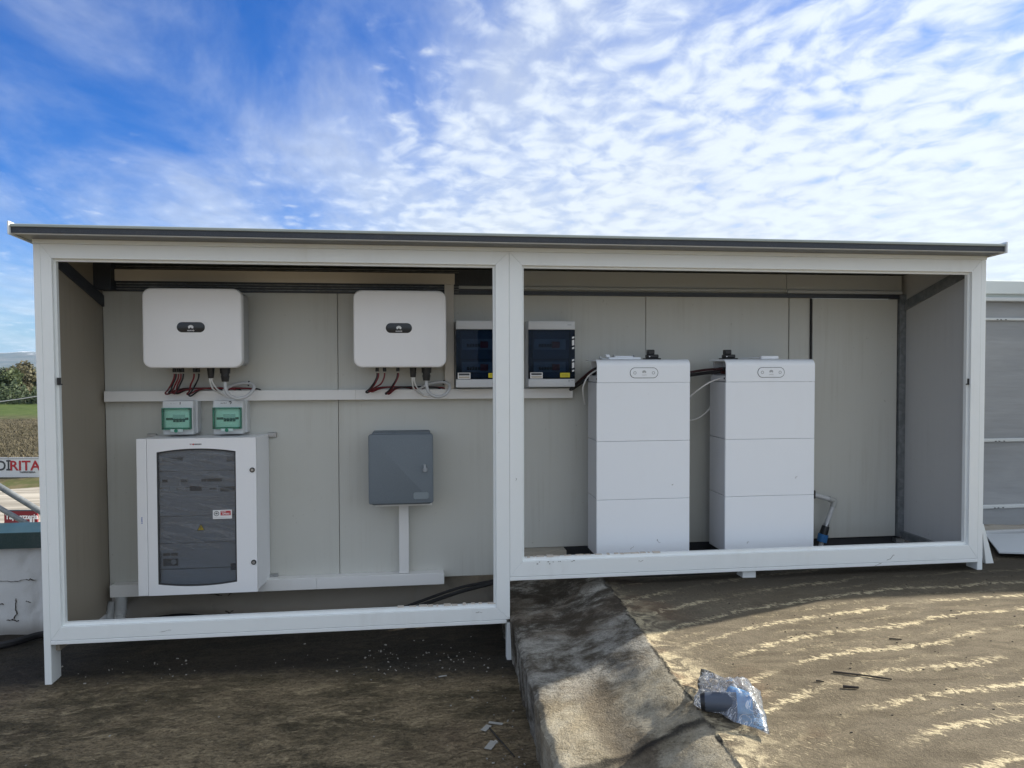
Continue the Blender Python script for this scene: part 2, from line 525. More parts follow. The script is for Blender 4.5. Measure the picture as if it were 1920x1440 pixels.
# ------------------------------------------------------------------ mesh builder
class MB:
    def __init__(self):
        self.bm = bmesh.new()

    def box(self, x0, x1, y0, y1, z0, z1, b=0.0, seg=2):
        r = bmesh.ops.create_cube(self.bm, size=1.0)
        vs = r['verts']
        for v in vs:
            v.co = Vector((x0 + (v.co.x + .5) * (x1 - x0), y0 + (v.co.y + .5) * (y1 - y0), z0 + (v.co.z + .5) * (z1 - z0)))
        if b > 0:
            es = list({e for v in vs for e in v.link_edges})
            bmesh.ops.bevel(self.bm, geom=es, offset=b, segments=seg, affect='EDGES', profile=.5)
        return self

    def poly(self, pts):
        vs = [self.bm.verts.new(p) for p in pts]
        self.bm.faces.new(vs)
        return vs

    def prism(self, pts, fn0, fn1):
        """Closed prism between two placements of the same outline."""
        a = [self.bm.verts.new(fn0(*p)) for p in pts]
        c = [self.bm.verts.new(fn1(*p)) for p in pts]
        n = len(pts)
        self.bm.faces.new(a)
        self.bm.faces.new(list(reversed(c)))
        for i in range(n):
            self.bm.faces.new((a[i], c[i], c[(i + 1) % n], a[(i + 1) % n]))
        return self

    def rings(self, rings, cap0=True, cap1=True):
        rv = [[self.bm.verts.new(p) for p in r] for r in rings]
        n = len(rv[0])
        for a, c in zip(rv[:-1], rv[1:]):
            for i in range(n):
                self.bm.faces.new((a[i], a[(i + 1) % n], c[(i + 1) % n], c[i]))
        if cap0:
            self.bm.faces.new(list(reversed(rv[0])))
        if cap1:
            self.bm.faces.new(rv[-1])
        return self

    def cyl(self, p0, p1, r0, r1=None, n=14):
        return self.tube([p0, p1], r0 if r1 is None else [r0, r1], n, smooth=0)

    def tube(self, path, r, n=8, smooth=6):
        P = [Vector(p) for p in path]
        if smooth and len(P) > 2:
            Q = []
            for i in range(len(P) - 1):
                p0, p1, p2, p3 = P[max(i - 1, 0)], P[i], P[i + 1], P[min(i + 2, len(P) - 1)]
                for k in range(smooth):
                    t = k / smooth
                    Q.append(.5 * ((2 * p1) + (p2 - p0) * t + (2 * p0 - 5 * p1 + 4 * p2 - p3) * t * t + (3 * p1 - p0 - 3 * p2 + p3) * t ** 3))
            Q.append(P[-1])
            P = Q
        rs = [r] * len(P) if not isinstance(r, (list, tuple)) else ([r[0] + (r[-1] - r[0]) * i / (len(P) - 1) for i in range(len(P))] if len(r) != len(P) else r)
        t0 = (P[1] - P[0]).normalized()
        u = t0.orthogonal().normalized()
        rings = []
        for i, p in enumerate(P):
            t = (P[min(i + 1, len(P) - 1)] - P[max(i - 1, 0)]).normalized()
            u = (u - t * u.dot(t)).normalized()
            w = t.cross(u)
            rings.append([p + (u * math.cos(2 * math.pi * k / n) + w * math.sin(2 * math.pi * k / n)) * rs[i] for k in range(n)])
        return self.rings(rings)

    def rrect(self, x0, x1, z0, z1, r, yf, yb, bev=.006, n=6, steps=3):
        """Rounded-corner slab whose face looks towards -Y, with a soft front edge."""
        def outline(inset, y):
            rr = max(r - inset, .0005)
            a0, a1, c0, c1 = x0 + inset, x1 - inset, z0 + inset, z1 - inset
            pts = []
            for (cx, cz, s) in ((a1 - rr, c1 - rr, 0), (a0 + rr, c1 - rr, 90), (a0 + rr, c0 + rr, 180), (a1 - rr, c0 + rr, 270)):
                for k in range(n + 1):
                    t = math.radians(s + 90 * k / n)
                    pts.append(Vector((cx + rr * math.cos(t), y, cz + rr * math.sin(t))))
            return pts
        R = [outline(0, yb)]
        for k in range(steps + 1):
            t = math.pi / 2 * k / steps
            R.append(outline(bev * (1 - math.cos(t)), yf + bev * (1 - math.sin(t))))
        return self.rings(R)

    def map(self, fn):
        for v in self.bm.verts:
            v.co = Vector(fn(v.co))
        return self

    def build(self, name, material, parent=None, smooth=False):
        bm = self.bm
        off = Vector((0, 0, 0))
        q = parent
        while q is not None:
            off += q.location
            q = q.parent
        bmesh.ops.translate(bm, verts=bm.verts, vec=-off)
        bmesh.ops.recalc_face_normals(bm, faces=bm.faces)
        me = bpy.data.meshes.new(name)
        bm.to_mesh(me)
        bm.free()
        if smooth:
            for f in me.polygons:
                f.use_smooth = True
            try:
                me.set_sharp_from_angle(angle=math.radians(38))
            except Exception:
                pass
        me.materials.append(material)
        o = bpy.data.objects.new(name, me)
        COL.objects.link(o)
        if parent is not None:
            o.parent = parent
        return o


def tag(o, label=None, cat=None, group=None, kind=None):
    if label:
        o['label'] = label
    if cat:
        o['category'] = cat
    if group:
        o['group'] = group
    if kind:
        o['kind'] = kind
    return o


def thing(name, loc, label, cat, group=None):
    o = bpy.data.objects.new(name, None)
    o.empty_display_size = .1
    o.location = loc
    COL.objects.link(o)
    return tag(o, label, cat, group)


def copy_tree(o, parent=None):
    c = o.copy()
    COL.objects.link(c)
    c.parent = parent
    for ch in [k for k in bpy.data.objects if k.parent == o]:
        copy_tree(ch, c)
    return c


def text(body, x, z, y, size, material, parent, name='lettering', bold=0.0, align='CENTER', yaw=0.0, sx=1.0, tilt=0.0, skew=0.0):
    """Flat print standing 1 mm deep in the XZ plane, read from -Y."""
    cu = bpy.data.curves.new(name, 'FONT')
    cu.body = body
    cu.size = size
    cu.align_x = align
    cu.align_y = 'CENTER'
    cu.extrude = .0004 if size < .2 else .004
    cu.offset = bold
    cu.shear = skew
    cu.resolution_u = 3
    o = bpy.data.objects.new(name, cu)
    COL.objects.link(o)
    bpy.context.view_layer.update()
    me = bpy.data.meshes.new_from_object(o.evaluated_get(bpy.context.evaluated_depsgraph_get()))
    bpy.data.objects.remove(o)
    bpy.data.curves.remove(cu)
    M = Matrix.Rotation(yaw, 4, 'Z') @ Matrix.Rotation(math.radians(90), 4, 'X') @ Matrix.Rotation(tilt, 4, 'Z') @ Matrix.Diagonal((sx, 1, 1, 1))
    me.transform(M)
    off = Vector((x, y, z))
    q = parent
    while q is not None:
        off -= q.location
        q = q.parent
    me.transform(Matrix.Translation(off))
    me.materials.clear()
    me.materials.append(material)
    me.name = name
    o = bpy.data.objects.new(name, me)
    COL.objects.link(o)
    o.parent = parent
    return o


def petals(x, z, y, R, material, parent, name='emblem'):
    """Eight petals fanned out from a common foot."""
    mb = MB()
    for k, (a, ln, wd) in enumerate(((8, .78, .2), (32, .95, .24), (57, 1.0, .25), (80, 1.0, .22), (100, 1.0, .22), (123, 1.0, .25), (148, .95, .24), (172, .78, .2))):
        t = math.radians(a)
        d = Vector((math.cos(t), 0, math.sin(t)))
        s = Vector((-d.z, 0, d.x))
        o = Vector((x, y, z - R * .35))
        pts = [o + d * R * ln * u + s * R * wd * w for u, w in ((.18, 0), (.5, -.5), (.82, -.85), (1.0, -.45), (1.0, .45), (.82, .85), (.5, .5))]
        mb.prism([tuple(q) for q in pts], lambda a_, b_, c_: (a_, b_, c_), lambda a_, b_, c_: (a_, b_ + .0008, c_))
    return mb.build(name, material, parent)


# ================================================================== WORLD: sky with clouds
W = bpy.data.worlds.new('World')
SC.world = W
W.use_nodes = True
wt = W.node_tree
g = G(wt)
bg = wt.nodes['Background']
sky = g.node('ShaderNodeTexSky', sky_type='NISHITA')
sky.sun_disc = False
sky.sun_elevation = se
sky.sun_rotation = sa
sky.air_density = 1.0
sky.dust_density = .6
sky.ozone_density = 2.2
bg.inputs['Strength'].default_value = .10
CLOUD_LUM = 4.15
gen = g.node('ShaderNodeTexCoord').outputs['Generated']
dx, dy, dz = g.sep(gen)
zc = g.m('ADD', g.m('MAXIMUM', dz, -.04), .15)
P2 = g.comb(g.m('DIVIDE', dx, zc), g.m('DIVIDE', dy, zc), 0.0)
rgt = g.node('ShaderNodeVectorMath', operation='DOT_PRODUCT')
g.put(rgt.inputs[0], gen)
rgt.inputs[1].default_value = (.96, -.10, .0)
rr = rgt.outputs['Value']
# coverage: thickens towards the right and towards the horizon
cov = g.m('ADD', g.m('MULTIPLY', g.step(rr, -.42, .33), .94), g.m('MULTIPLY', g.m('SUBTRACT', 1.0, g.step(dz, .10, .46)), .36))
fw_ = g.node('ShaderNodeVectorMath', operation='DOT_PRODUCT')
g.put(fw_.inputs[0], gen)
fw_.inputs[1].default_value = (-.13, -.99, .0)
cov = g.m('ADD', cov, g.m('MULTIPLY', g.step(fw_.outputs['Value'], -.55, .45), .62))  # unseen cloud added behind the camera to brighten the shaded front
big = g.noise(g.map(P2, (1.5, .62, 1), loc=(2.3, 5.1, 0)), .62, 5, .60, .5)
wv = g.noise(g.map(P2, (1, 1, 1), loc=(7, 2, 0)), 2.2, 3, .5)
Pw = g.node('ShaderNodeVectorMath', operation='ADD')
g.put(Pw.inputs[0], P2)
g.put(Pw.inputs[1], g.comb(g.m('MULTIPLY', wv, .22), g.m('MULTIPLY', wv, -.16), 0.0))
Pw = Pw.outputs[0]
rip = g.noise(g.map(Pw, (1.0, .80, 1)), 12.5, 6, .60, .35)
cell = g.voro(g.map(Pw, (1.0, .85, 1)), 14.0, 'SMOOTH_F1')
tex = g.m('ADD', g.m('MULTIPLY', g.m('SUBTRACT', rip, .5), 1.15), g.m('MULTIPLY', g.m('SUBTRACT', .45, cell), .72))
alto = g.m('ADD', g.m('ADD', tex, g.m('MULTIPLY', big, .85)), g.m('ADD', cov, .07))
a_alto = g.m('MULTIPLY', g.step(alto, .96, 1.66), .95)
# cirrus veil, combed along the line of sight
Pc = g.map(P2, (1.35, .62, 1), loc=(.4, 2.2, 0))
ci = g.noise(Pc, 1.3, 8, .62, .35)
lowv = g.m('MULTIPLY', g.m('SUBTRACT', 1.0, g.step(dz, .08, .36)), g.step(rr, -.62, -.15))
a_ci = g.m('MULTIPLY', g.step(g.m('ADD', ci, g.m('ADD', g.m('MULTIPLY', cov, .40), g.m('MULTIPLY', lowv, .16))), .42, 1.02), .84)
a_ci = g.m('MULTIPLY', a_ci, g.m('SUBTRACT', 1.0, g.m('MULTIPLY', g.step(rr, -.05, .35), .62)))
a = g.m('SUBTRACT', 1.0, g.m('MULTIPLY', g.m('SUBTRACT', 1.0, a_alto), g.m('SUBTRACT', 1.0, a_ci)))
shade = g.m('ADD', .86, g.m('MULTIPLY', g.step(tex, -.22, .22), .13))
glow = g.m('ADD', 1.0, g.m('MULTIPLY', g.step(rr, -.1, .75), .12))
lum = g.m('MULTIPLY', g.m('MULTIPLY', shade, glow), CLOUD_LUM)
cl = g.node('ShaderNodeVectorMath', operation='SCALE')
cl.inputs[0].default_value = (.895, .98, 1.08)
g.put(cl.inputs['Scale'], lum)
bl = g.node('ShaderNodeVectorMath', operation='MULTIPLY')
g.put(bl.inputs[0], sky.outputs[0])
g.put(bl.inputs[1], g.mix(g.step(dz, .0, .20), (.30, .50, .82), (.11, .34, .73)))
g.put(bg.inputs['Color'], g.mix(a, bl.outputs[0], cl.outputs[0]))

# ================================================================== GROUND OF THE ROOF
def spaced(a, b, step):
    n = max(1, int(round((b - a) / step)))
    return [a + (b - a) * i / n for i in range(n)]


def fbm(x, y, s, o=4):
    return noise.fractal(Vector((x * s, y * s, 3.3)), .9, 2.1, o)


GZ = -.428


def sig(t):
    return 1 / (1 + math.exp(-max(-30.0, min(30.0, t))))


def terrace_z(x, y):
    z = GZ - .004 + .010 * fbm(x, y, .9, 3) + .0045 * fbm(x * .8, y * 2.2, 7.0, 4)
    z += .007 * sig((y + 1.0 - .03 * x + .02 * fbm(x, 7, 2.0, 2)) / .006) - .007
    return z


def edge_x(y):
    y = max(y, -9.0)
    return 2.553 + .028 * min(y, 0) + .010 * fbm(y, 1.0, 4.0, 4) + .011 * fbm(y, 9.0, 14, 4)


def ridge_x(y):
    y = max(y, -9.0)
    return 3.14 + .042 * min(y, 0) + .012 * fbm(y, 5.0, 3.0, 4)


def raised_z(x, y):
    ex, rx = edge_x(y), ridge_x(y)
    if x < rx:
        t = max(0.0, (x - ex) / (rx - ex))
        k = max(0.0, (t - .42) / .58)
        z = -.165 + .030 * min(1, t / .42) + .130 * (k * k * (3 - 2 * k) * .55 + k * .45)
        z += .008 * fbm(x, y, 5.0, 4) * (1 - .5 * t)
        z += .009 * sig((y + 1.71 + .03 * fbm(x, 2, 6, 3)) / .006) - .009
        z -= .018 * math.exp(-max(0, x - ex) / .012)
    else:
        z = -.016 + .008 * math.exp(-(x - rx) / .07) + .007 * fbm(x, y, .8, 3) + .003 * fbm(x, y * 1.8, 6, 4)
    return z


def grid(xs, ys, zf, name, material, xf=None):
    vs = []
    for y in ys:
        for x in xs:
            X = xf(x, y) if xf else x
            vs.append((X, y, zf(X, y)))
    nx = len(xs)
    fs = [(j * nx + i, j * nx + i + 1, (j + 1) * nx + i + 1, (j + 1) * nx + i) for j in range(len(ys) - 1) for i in range(nx - 1)]
    me = bpy.data.meshes.new(name)
    me.from_pydata(vs, [], fs)
    for f in me.polygons:
        f.use_smooth = True
    me.materials.append(material)
    o = bpy.data.objects.new(name, me)
    COL.objects.link(o)
    return o


xs = spaced(-30, -8, 2.0) + spaced(-8, -1.0, .5) + spaced(-1.0, 2.66, .017) + [2.66]
ys = spaced(-32, -9, 2.3) + spaced(-9, -2.0, .4) + spaced(-2.0, .95, .015) + [.95]
tag(grid(xs, ys, terrace_z, 'roof_terrace', M_TERRACE), kind='structure')

# raised roof: vertical step face + ramp + flat part in one sheet
us = [('e', 0.0), ('e', .5), ('e', 1.0)] + [('r', t / 42) for t in range(1, 43)] + \
     [('f', d) for d in spaced(.006, 2.6, .016) + spaced(2.6, 9.0, .35) + spaced(9.0, 30.0, 2.1) + [30.0]]
ys2 = spaced(-32, -9, 2.3) + spaced(-9, -2.2, .4) + spaced(-2.2, 1.1, .015) + spaced(1.1, 4.0, .3) + [4.0]
vs, fs = [], []
for y in ys2:
    ex, rx = edge_x(y), ridge_x(y)
    for kind, t in us:
        if kind == 'e':
            zt = raised_z(ex, y)
            z = (GZ - .03) * (1 - t) + zt * t
            x = ex + .012 * (1 - t) * (0 if t == 1 else 1) + (.006 * fbm(y, z * 3, 9, 3) if t < 1 else 0)
        elif kind == 'r':
            x = ex + (rx - ex - .0005) * t
            z = raised_z(x, y)
        else:
            x = rx + t
            z = raised_z(x, y)
        vs.append((x, y, z))
nx = len(us)
for j in range(len(ys2) - 1):
    for i in range(nx - 1):
        fs.append((j * nx + i, j * nx + i + 1, (j + 1) * nx + i + 1, (j + 1) * nx + i))
me = bpy.data.meshes.new('raised_roof')
me.from_pydata(vs, [], fs)
for f in me.polygons:
    f.use_smooth = True
try:
    me.set_sharp_from_angle(angle=math.radians(45))
except Exception:
    pass
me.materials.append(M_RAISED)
o = bpy.data.objects.new('raised_roof', me)
COL.objects.link(o)
tag(o, kind='structure')

# ================================================================== FAR LAND
GL = -4.7


def at(u, v, d):
    """A point d metres ahead, in the direction of a place in the photograph (1920 px wide)."""
    return CAM + (FWD + RIGHT * ((u - 960) / F_PX) - UP * ((v - 720) / F_PX)) * d


mb = MB()
mb.poly([(-14000, -3000, GL), (14000, -3000, GL), (14000, 16000, GL), (-14000, 16000, GL)])
tag(mb.build('field', M_FIELD), kind='structure')
mb = MB()
mb.poly([(-60, 17.5, GL + .02), (-8.5, 18.0, GL + .02), (-8.5, 38.0, GL + .02), (-17.7, 34.4, GL + .02), (-19.6, 32.2, GL + .02), (-60, 28.0, GL + .02)])
tag(mb.build('road', M_ROAD), kind='structure')

# hills with snow on the crest
hx = [i * 90.0 for i in range(-130, 60)]
hy = [6900, 7300, 7600, 7900, 8150, 8400, 8650, 8900, 9200, 9600, 10100]


def hill_z(x, y):
    t = max(0.0, 1 - abs(y - 8650) / 1750.0)
    return GL - 2 + (t ** 1.3) * (150 + 45 * fbm(x, y, .0007, 5) + 16 * fbm(x, y, .004, 4))


tag(grid(hx, hy, hill_z, 'hills', M_HILL), kind='structure')


def tree(loc, h, rad, leafmat, label, n=1500, seed=1, group='trees at the end of the field'):
    rnd = random.Random(seed)
    root = thing('field_tree', loc, label, 'tree', group)
    L = Vector(loc)
    tm = MB()
    tm.tube([L + Vector((0, 0, -.2)), L + Vector((.1, 0, h * .3)), L + Vector((-.1, .1, h * .6))], [.26, .22, .14], 7, 3)
    lobes = []
    for k in range(11):
        a = rnd.uniform(0, 6.28)
        q = rnd.uniform(.15, .72) * rad
        c = L + Vector((math.cos(a) * q, math.sin(a) * q, h * rnd.uniform(.30, .80)))
        lobes.append((c, rad * rnd.uniform(.30, .50)))
        tm.tube([L + Vector((0, 0, h * .25)), (L + Vector((0, 0, h * .4)) + c) / 2, c], [.10, .07, .03], 5, 2)
    tm.build('trunk', M_BARK, root)
    cm = MB()
    for i in range(n):
        c, r = rnd.choice(lobes)
        d = Vector((rnd.gauss(0, 1), rnd.gauss(0, 1), rnd.gauss(0, .8))).normalized() * r * rnd.uniform(.35, 1.08)
        p = c + d
        if p.z > L.z + h:
            p.z = L.z + h - rnd.uniform(0, .3)
        s = rnd.uniform(.14, .36)
        u = Vector((rnd.gauss(0, 1), rnd.gauss(0, 1), rnd.gauss(0, 1))).normalized()
        w = u.orthogonal().normalized()
        cm.poly([p - u * s, p + w * s * .6, p + u * s, p - w * s * .6])
    cm.build('crown', leafmat, root)
    return root


def ground_at(u, d):
    q = at(u, 700, d)
    return (q.x, q.y, GL)


tree(ground_at(44, 128), 7.3, 3.3, M_LEAF[1], 'tall brownish round-topped tree beyond the field, highest of the row', 2200, 3)
tree(ground_at(12, 124), 6.0, 2.8, M_LEAF[0], 'olive green tree just left of the brownish tall tree', 1900, 4)
tree(ground_at(74, 131), 5.4, 2.6, M_LEAF[0], 'lower green tree right of the tall brownish tree, beside the shelter post', 1600, 5)
tree(ground_at(-26, 126), 6.6, 3.2, M_LEAF[2], 'dark green tree at the left end of the row beyond the field', 1700, 6)
tree(ground_at(112, 127), 6.2, 3.0, M_LEAF[1], 'brownish tree of the row hidden behind the shelter post', 1200, 8)

rnd = random.Random(12)
mb = MB()
for i in range(5200):
    u = rnd.uniform(-90, 190)
    d = rnd.uniform(117, 122)
    q = at(u, 700, d)
    hgt = rnd.uniform(0, 1) ** 1.2 * (2.6 + .9 * math.sin(u * .07) + .5 * math.sin(u * .31))
    p = Vector((q.x, q.y, GL + hgt))
    s = rnd.uniform(.12, .30)
    a = Vector((rnd.gauss(0, 1), rnd.gauss(0, 1), rnd.gauss(0, 1))).normalized()
    w = a.orthogonal().normalized()
    mb.poly([p - a * s, p + w * s * .6, p + a * s, p - w * s * .6])
tag(mb.build('hedge', M_LEAF[2]), 'dark hedge running under the trees at the end of the field', 'hedge', kind='stuff')
mb = MB()
for i in range(16000):
    d = rnd.uniform(41, 84)
    q = at(rnd.uniform(-70, 170), 700, d)
    hgt = rnd.uniform(.05, .24) * (1.0 if d < 76 else .5)
    a = rnd.uniform(0, 6.28)
    w = Vector((math.cos(a), math.sin(a), 0)) * rnd.uniform(.012, .045)
    lean = Vector((rnd.gauss(0, .12), rnd.gauss(0, .12), hgt))
    b0 = Vector((q.x, q.y, GL))
    mb.poly([b0 - w, b0 + w, b0 + lean])
tag(mb.build('dry_weeds', M_SCRUB), 'rough brown weeds between the road sign and the green field', 'weeds', kind='stuff')

YAW = math.atan2(RIGHT.y, RIGHT.x)
# big roadside board
p0, p1 = at(-62, 860, 40), at(77, 902, 40)
root = thing('roadside_board', ((p0.x + p1.x) / 2, (p0.y + p1.y) / 2, GL), 'long white roadside board with black and red capital letters', 'sign')


def plate(x0, z0, x1, z1, y, t, org):
    """Slab parallel to the picture, centred on org, in the org's own turned frame."""
    R = Matrix.Rotation(YAW, 3, 'Z')
    mbx = MB().box(x0, x1, y, y + t, z0, z1)
    return mbx.map(lambda c: R @ Vector(c) + Vector(org))


org = (root.location.x, root.location.y, 0)
hw = (Vector((p1.x, p1.y, 0)) - Vector((p0.x, p0.y, 0))).length / 2
plate(-hw, p1.z, hw, p0.z, 0, .05, org).build('board', mat('board_white', (.72, .73, .74), .5), root)
m = plate(-hw - .03, p0.z - .02, hw + .03, p0.z + .06, -.02, .09, org)
m2 = plate(-hw - .03, p1.z - .06, hw + .03, p1.z, -.02, .09, org)
m.build('rail', M_PRINTG, root)
m2.build('rail', M_PRINT, root)
for sx in (-hw * .7, hw * .75):
    plate(sx - .04, GL - .1, sx + .04, p1.z - .06, .02, .06, org).build('post', M_STEEL, root)


def board_text(body, u, v, size, material, bold, sx=1.0, d=40, y=-.012, parent=None, align='LEFT'):
    q = at(u, v, d) - FWD * .02
    return text(body, q.x, q.z, q.y, size, material, parent, bold=bold, align=align, yaw=YAW, sx=sx)


board_text('Dİ', -5, 874, .74, M_PRINT, .014, .86, parent=root)
board_text('RITA', 18, 874, .74, M_REDP, .014, 1.06, parent=root)
board_text('TAPPEZZERIA', 37, 885.5, .115, M_PRINT, .004, 1.22, parent=root)
for (ua, ub) in ((5, 33), (40, 65)):
    qa, qb = at(ua, 896.2, 40), at(ub, 897.2, 40)
    R = Matrix.Rotation(YAW, 3, 'Z')
    o3 = (qa - FWD * .012)
    w3 = (qb - qa).length
    MB().box(0, w3, 0, .006, -.012, .012).map(lambda c: R @ Vector(c) + o3).build('small_print', M_PRINTG, root)

# smaller shop sign nearer by
p0, p1 = at(8, 958, 24), at(70, 1002, 24)
root = thing('shop_sign', ((p0.x + p1.x) / 2, (p0.y + p1.y) / 2, GL), 'small dark red shop sign with white lettering beyond the green parapet cap', 'sign')
org = (root.location.x, root.location.y, 0)
hw = (Vector((p1.x, p1.y, 0)) - Vector((p0.x, p0.y, 0))).length / 2
plate(-hw, p1.z, hw, p0.z, 0, .06, org).build('board', M_DREDP, root)
plate(-hw - .015, p0.z - .004, hw + .015, p0.z + .025, -.01, .08, org).build('rail', M_PRINT, root)
for sx in (-hw * .8, hw * .8):
    plate(sx - .03, GL - .1, sx + .03, p1.z, .01, .05, org).build('post', M_STEEL, root)
board_text('Tappezzeria', 10.5, 969, .235, M_PRINTW, .006, .93, 24, parent=root)
plate(.30, p0.z - .46, .37, p0.z - .24, -.014, .01, org).build('picture', M_PRINTW, root)
plate(.40, p0.z - .50, .45, p0.z - .22, -.014, .01, org).build('picture', M_STICK, root)

# wire strung across
A, Bp = at(-260, 775, 22), at(330, 690, 22)
mb = MB()
mb.tube([A + (Bp - A) * t + Vector((0, 0, -.45 * 4 * t * (1 - t) + .2)) for t in [i / 12 for i in range(13)]], .011, 5, 2)
tag(mb.build('overhead_wire', M_WCABLE, smooth=True), 'pale wire strung above the field in front of the trees', 'wire')

# ================================================================== PARAPET ON THE LEFT
root = thing('parapet_wall', (.4, .86, GZ), 'white cracked parapet wall with dark green metal cap, left of the shelter and behind it', 'wall')
PYF, PYB = .845, 1.08
mb = MB()
# front face as a wavy plaster sheet plus a plain body
mb.box(-7.9, 2.62, PYF + .02, PYB, GL, .155)
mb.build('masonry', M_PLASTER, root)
xs = spaced(-7.9, -1.2, .4) + spaced(-1.2, 2.62, .022) + [2.62]
zs = spaced(GZ - .03, .155, .024) + [.155]
vs = []
for zz in zs:
    for x in xs:
        f = fbm(x, zz * 1.5, 3.0, 4)
        c = noise.noise(Vector((x * 2.2, zz * 3.0, 8.1)))
        dent = -.012 if abs(c) < .03 else 0
        vs.append((x - root.location.x, PYF + .006 * f - dent - root.location.y, zz - root.location.z))
n_ = len(xs)
fs = [(j * n_ + i, j * n_ + i + 1, (j + 1) * n_ + i + 1, (j + 1) * n_ + i) for j in range(len(zs) - 1) for i in range(n_ - 1)]
me = bpy.data.meshes.new('plaster')
me.from_pydata(vs, [], fs)
for f in me.polygons:
    f.use_smooth = True
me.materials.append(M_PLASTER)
o = bpy.data.objects.new('plaster', me)
COL.objects.link(o)
o.parent = root
mb = MB()
mb.box(-7.9, 2.60, .795, 1.13, .150, .235, .004, 1)
mb.build('cap', M_CAPG, root)
mb = MB()
mb.box(-7.9, 2.60, .782, .795, .135, .238, .002, 1)
mb.build('cap_lip', M_CAPG, root)


def crack(pts, w, parent, mtl=M_CRACK, y=None):
    y = PYF - .008 if y is None else y
    mb = MB()
    rnd = random.Random(int(abs(pts[0][0]) * 999))
    P = []
    for (x0, z0), (x1, z1) in zip(pts[:-1], pts[1:]):
        for k in range(4):
            t = k / 4
            P.append((x0 + (x1 - x0) * t + rnd.gauss(0, .004), z0 + (z1 - z0) * t + rnd.gauss(0, .004)))
    P.append(pts[-1])
    for i in range(len(P) - 1):
        wa = w * rnd.uniform(.12, .70)
        (x0, z0), (x1, z1) = P[i], P[i + 1]
        d = Vector((x1 - x0, 0, z1 - z0)).normalized()
        s = Vector((-d.z, 0, d.x)) * wa * .5
        a_, b_ = Vector((x0, y, z0)), Vector((x1, y, z1))
        q = [a_ - s, a_ + s, b_ + s, b_ - s]
        mb.prism([tuple(v) for v in q], lambda a1, b1, c1: (a1, b1, c1), lambda a1, b1, c1: (a1, b1 + .012, c1))
    return mb.build('crack', mtl, parent)


crack([(-.555, -.20), (-.562, -.245), (-.558, -.29), (-.572, -.335)], .008, root)
crack([(-.615, -.345), (-.58, -.340), (-.545, -.346)], .010, root)
crack([(-.70, -.095), (-.62, -.083), (-.56, -.090), (-.48, -.080), (-.44, -.086)], .0045, root)
crack([(-.665, -.228), (-.632, -.236)], .005, root)
crack([(-.50, -.222), (-.468, -.230)], .004, root)
crack([(.63, -.205), (.66, -.225), (.72, -.235)], .010, root)
crack([(.755, -.245), (.775, -.225), (.785, -.20)], .010, root)
crack([(.74, -.345), (.765, -.35), (.79, -.345)], .012, root)
crack([(1.30, -.215), (1.33, -.213)], .008, root)

# inclined scaffold tubes that come down on the cap
root = thing('brace_tube', (-.52, 1.30, .13), 'upper grey scaffold tube slanting down behind the green parapet cap', 'tube', 'scaffold tubes behind the parapet')
MB().cyl((-2.0, 1.30, 1.235), (-.30, 1.30, .055), .021, n=12).build('tube', M_GALV, root, True)
MB().cyl((-2.06, 1.30, 1.277), (-1.97, 1.30, 1.214), .028, n=10).build('collar', M_GALV, root, True)
root = thing('brace_tube', (-.68, 1.28, .13), 'lower grey scaffold tube slanting down to the green parapet cap', 'tube', 'scaffold tubes behind the parapet')
MB().cyl((-2.0, 1.28, 1.05), (-.56, 1.28, .105), .018, n=12).build('tube', M_GALV, root, True)
MB().cyl((-2.06, 1.28, 1.09), (-1.97, 1.28, 1.03), .025, n=10).build('collar', M_GALV, root, True)
root = thing('scaffold_post', (-2.05, 1.29, GL), 'upright grey scaffold post carrying the slanting tubes', 'post')
MB().cyl((-2.05, 1.345, GL), (-2.05, 1.345, 2.3), .024, n=12).build('tube', M_GALV, root, True)
MB().box(-2.085, -2.015, 1.25, 1.37, 1.03, 1.09, .004, 1).build('clamp', M_GALV, root)

# ================================================================== CLADDING WALL ON THE RIGHT
FY = .80
root = thing('clad_wall', (7.5, FY, 0), 'grey sheet-clad wall with white rails, right of the shelter', 'wall')
X0, X1 = 5.72, 9.8


def h(z):
    return 1.2983 + (z - 1.2983) * .953


for z0, z1 in ((.70, 1.64), (.172, .68), (.01, .150)):
    MB().box(X0, X1, FY, FY + .08, h(z0), h(z1)).build('panel', M_CLAD, root)
MB().box(X0, X1, FY + .004, FY + .08, h(1.66), h(1.79)).build('panel', M_CLAD, root)
for z0, z1 in ((1.640, 1.661), (.680, .706), (.150, .178)):
    r_ = MB().box(X0, X1, FY - .022, FY + .06, h(z0), h(z1), .004, 1).build('rail', painted('pale_grey_rail', (.52, .55, .56), .4, .2), root)
    if True:
        mbs = MB()
        for k in range(5):
            xx = X0 + .62 + k * .92
            mbs.box(xx, xx + .012, FY - .026, FY - .020, h(z0) + .003, h(z0) + .009)
            mbs.box(xx + .03, xx + .042, FY - .026, FY - .020, h(z0) + .003, h(z0) + .009)
            mbs.box(xx + .07, xx + .082, FY - .026, FY - .020, h(z0) + .003, h(z0) + .009)
        mbs.build('screw_heads', M_PRINT, r_)
MB().box(X0, X1, FY - .05, FY + .10, h(1.79), h(1.819), .004, 1).build('rail', painted('pale_grey_rail', (.52, .55, .56), .4, .2), root)
MB().box(X0, X1, FY - .03, FY + .10, h(1.819), h(1.845)).build('gutter', M_TRIM, root)
MB().box(X0, X1, FY - .045, FY + .16, h(1.845), h(1.952), .006, 1).build('coping', painted('pale_blue_grey_sheet', (.60, .66, .67), .4, .15), root)
mb = MB()
for i in range(60):
    x = X0 + i * .08
    mb.box(x, x + .0801, FY - .05 + .012 * fbm(x, 3, 4, 3), FY + .06, -.05, .075 + .012 * fbm(x, 6, 5, 3))
mb.build('plaster_foot', M_PLASTER, root)

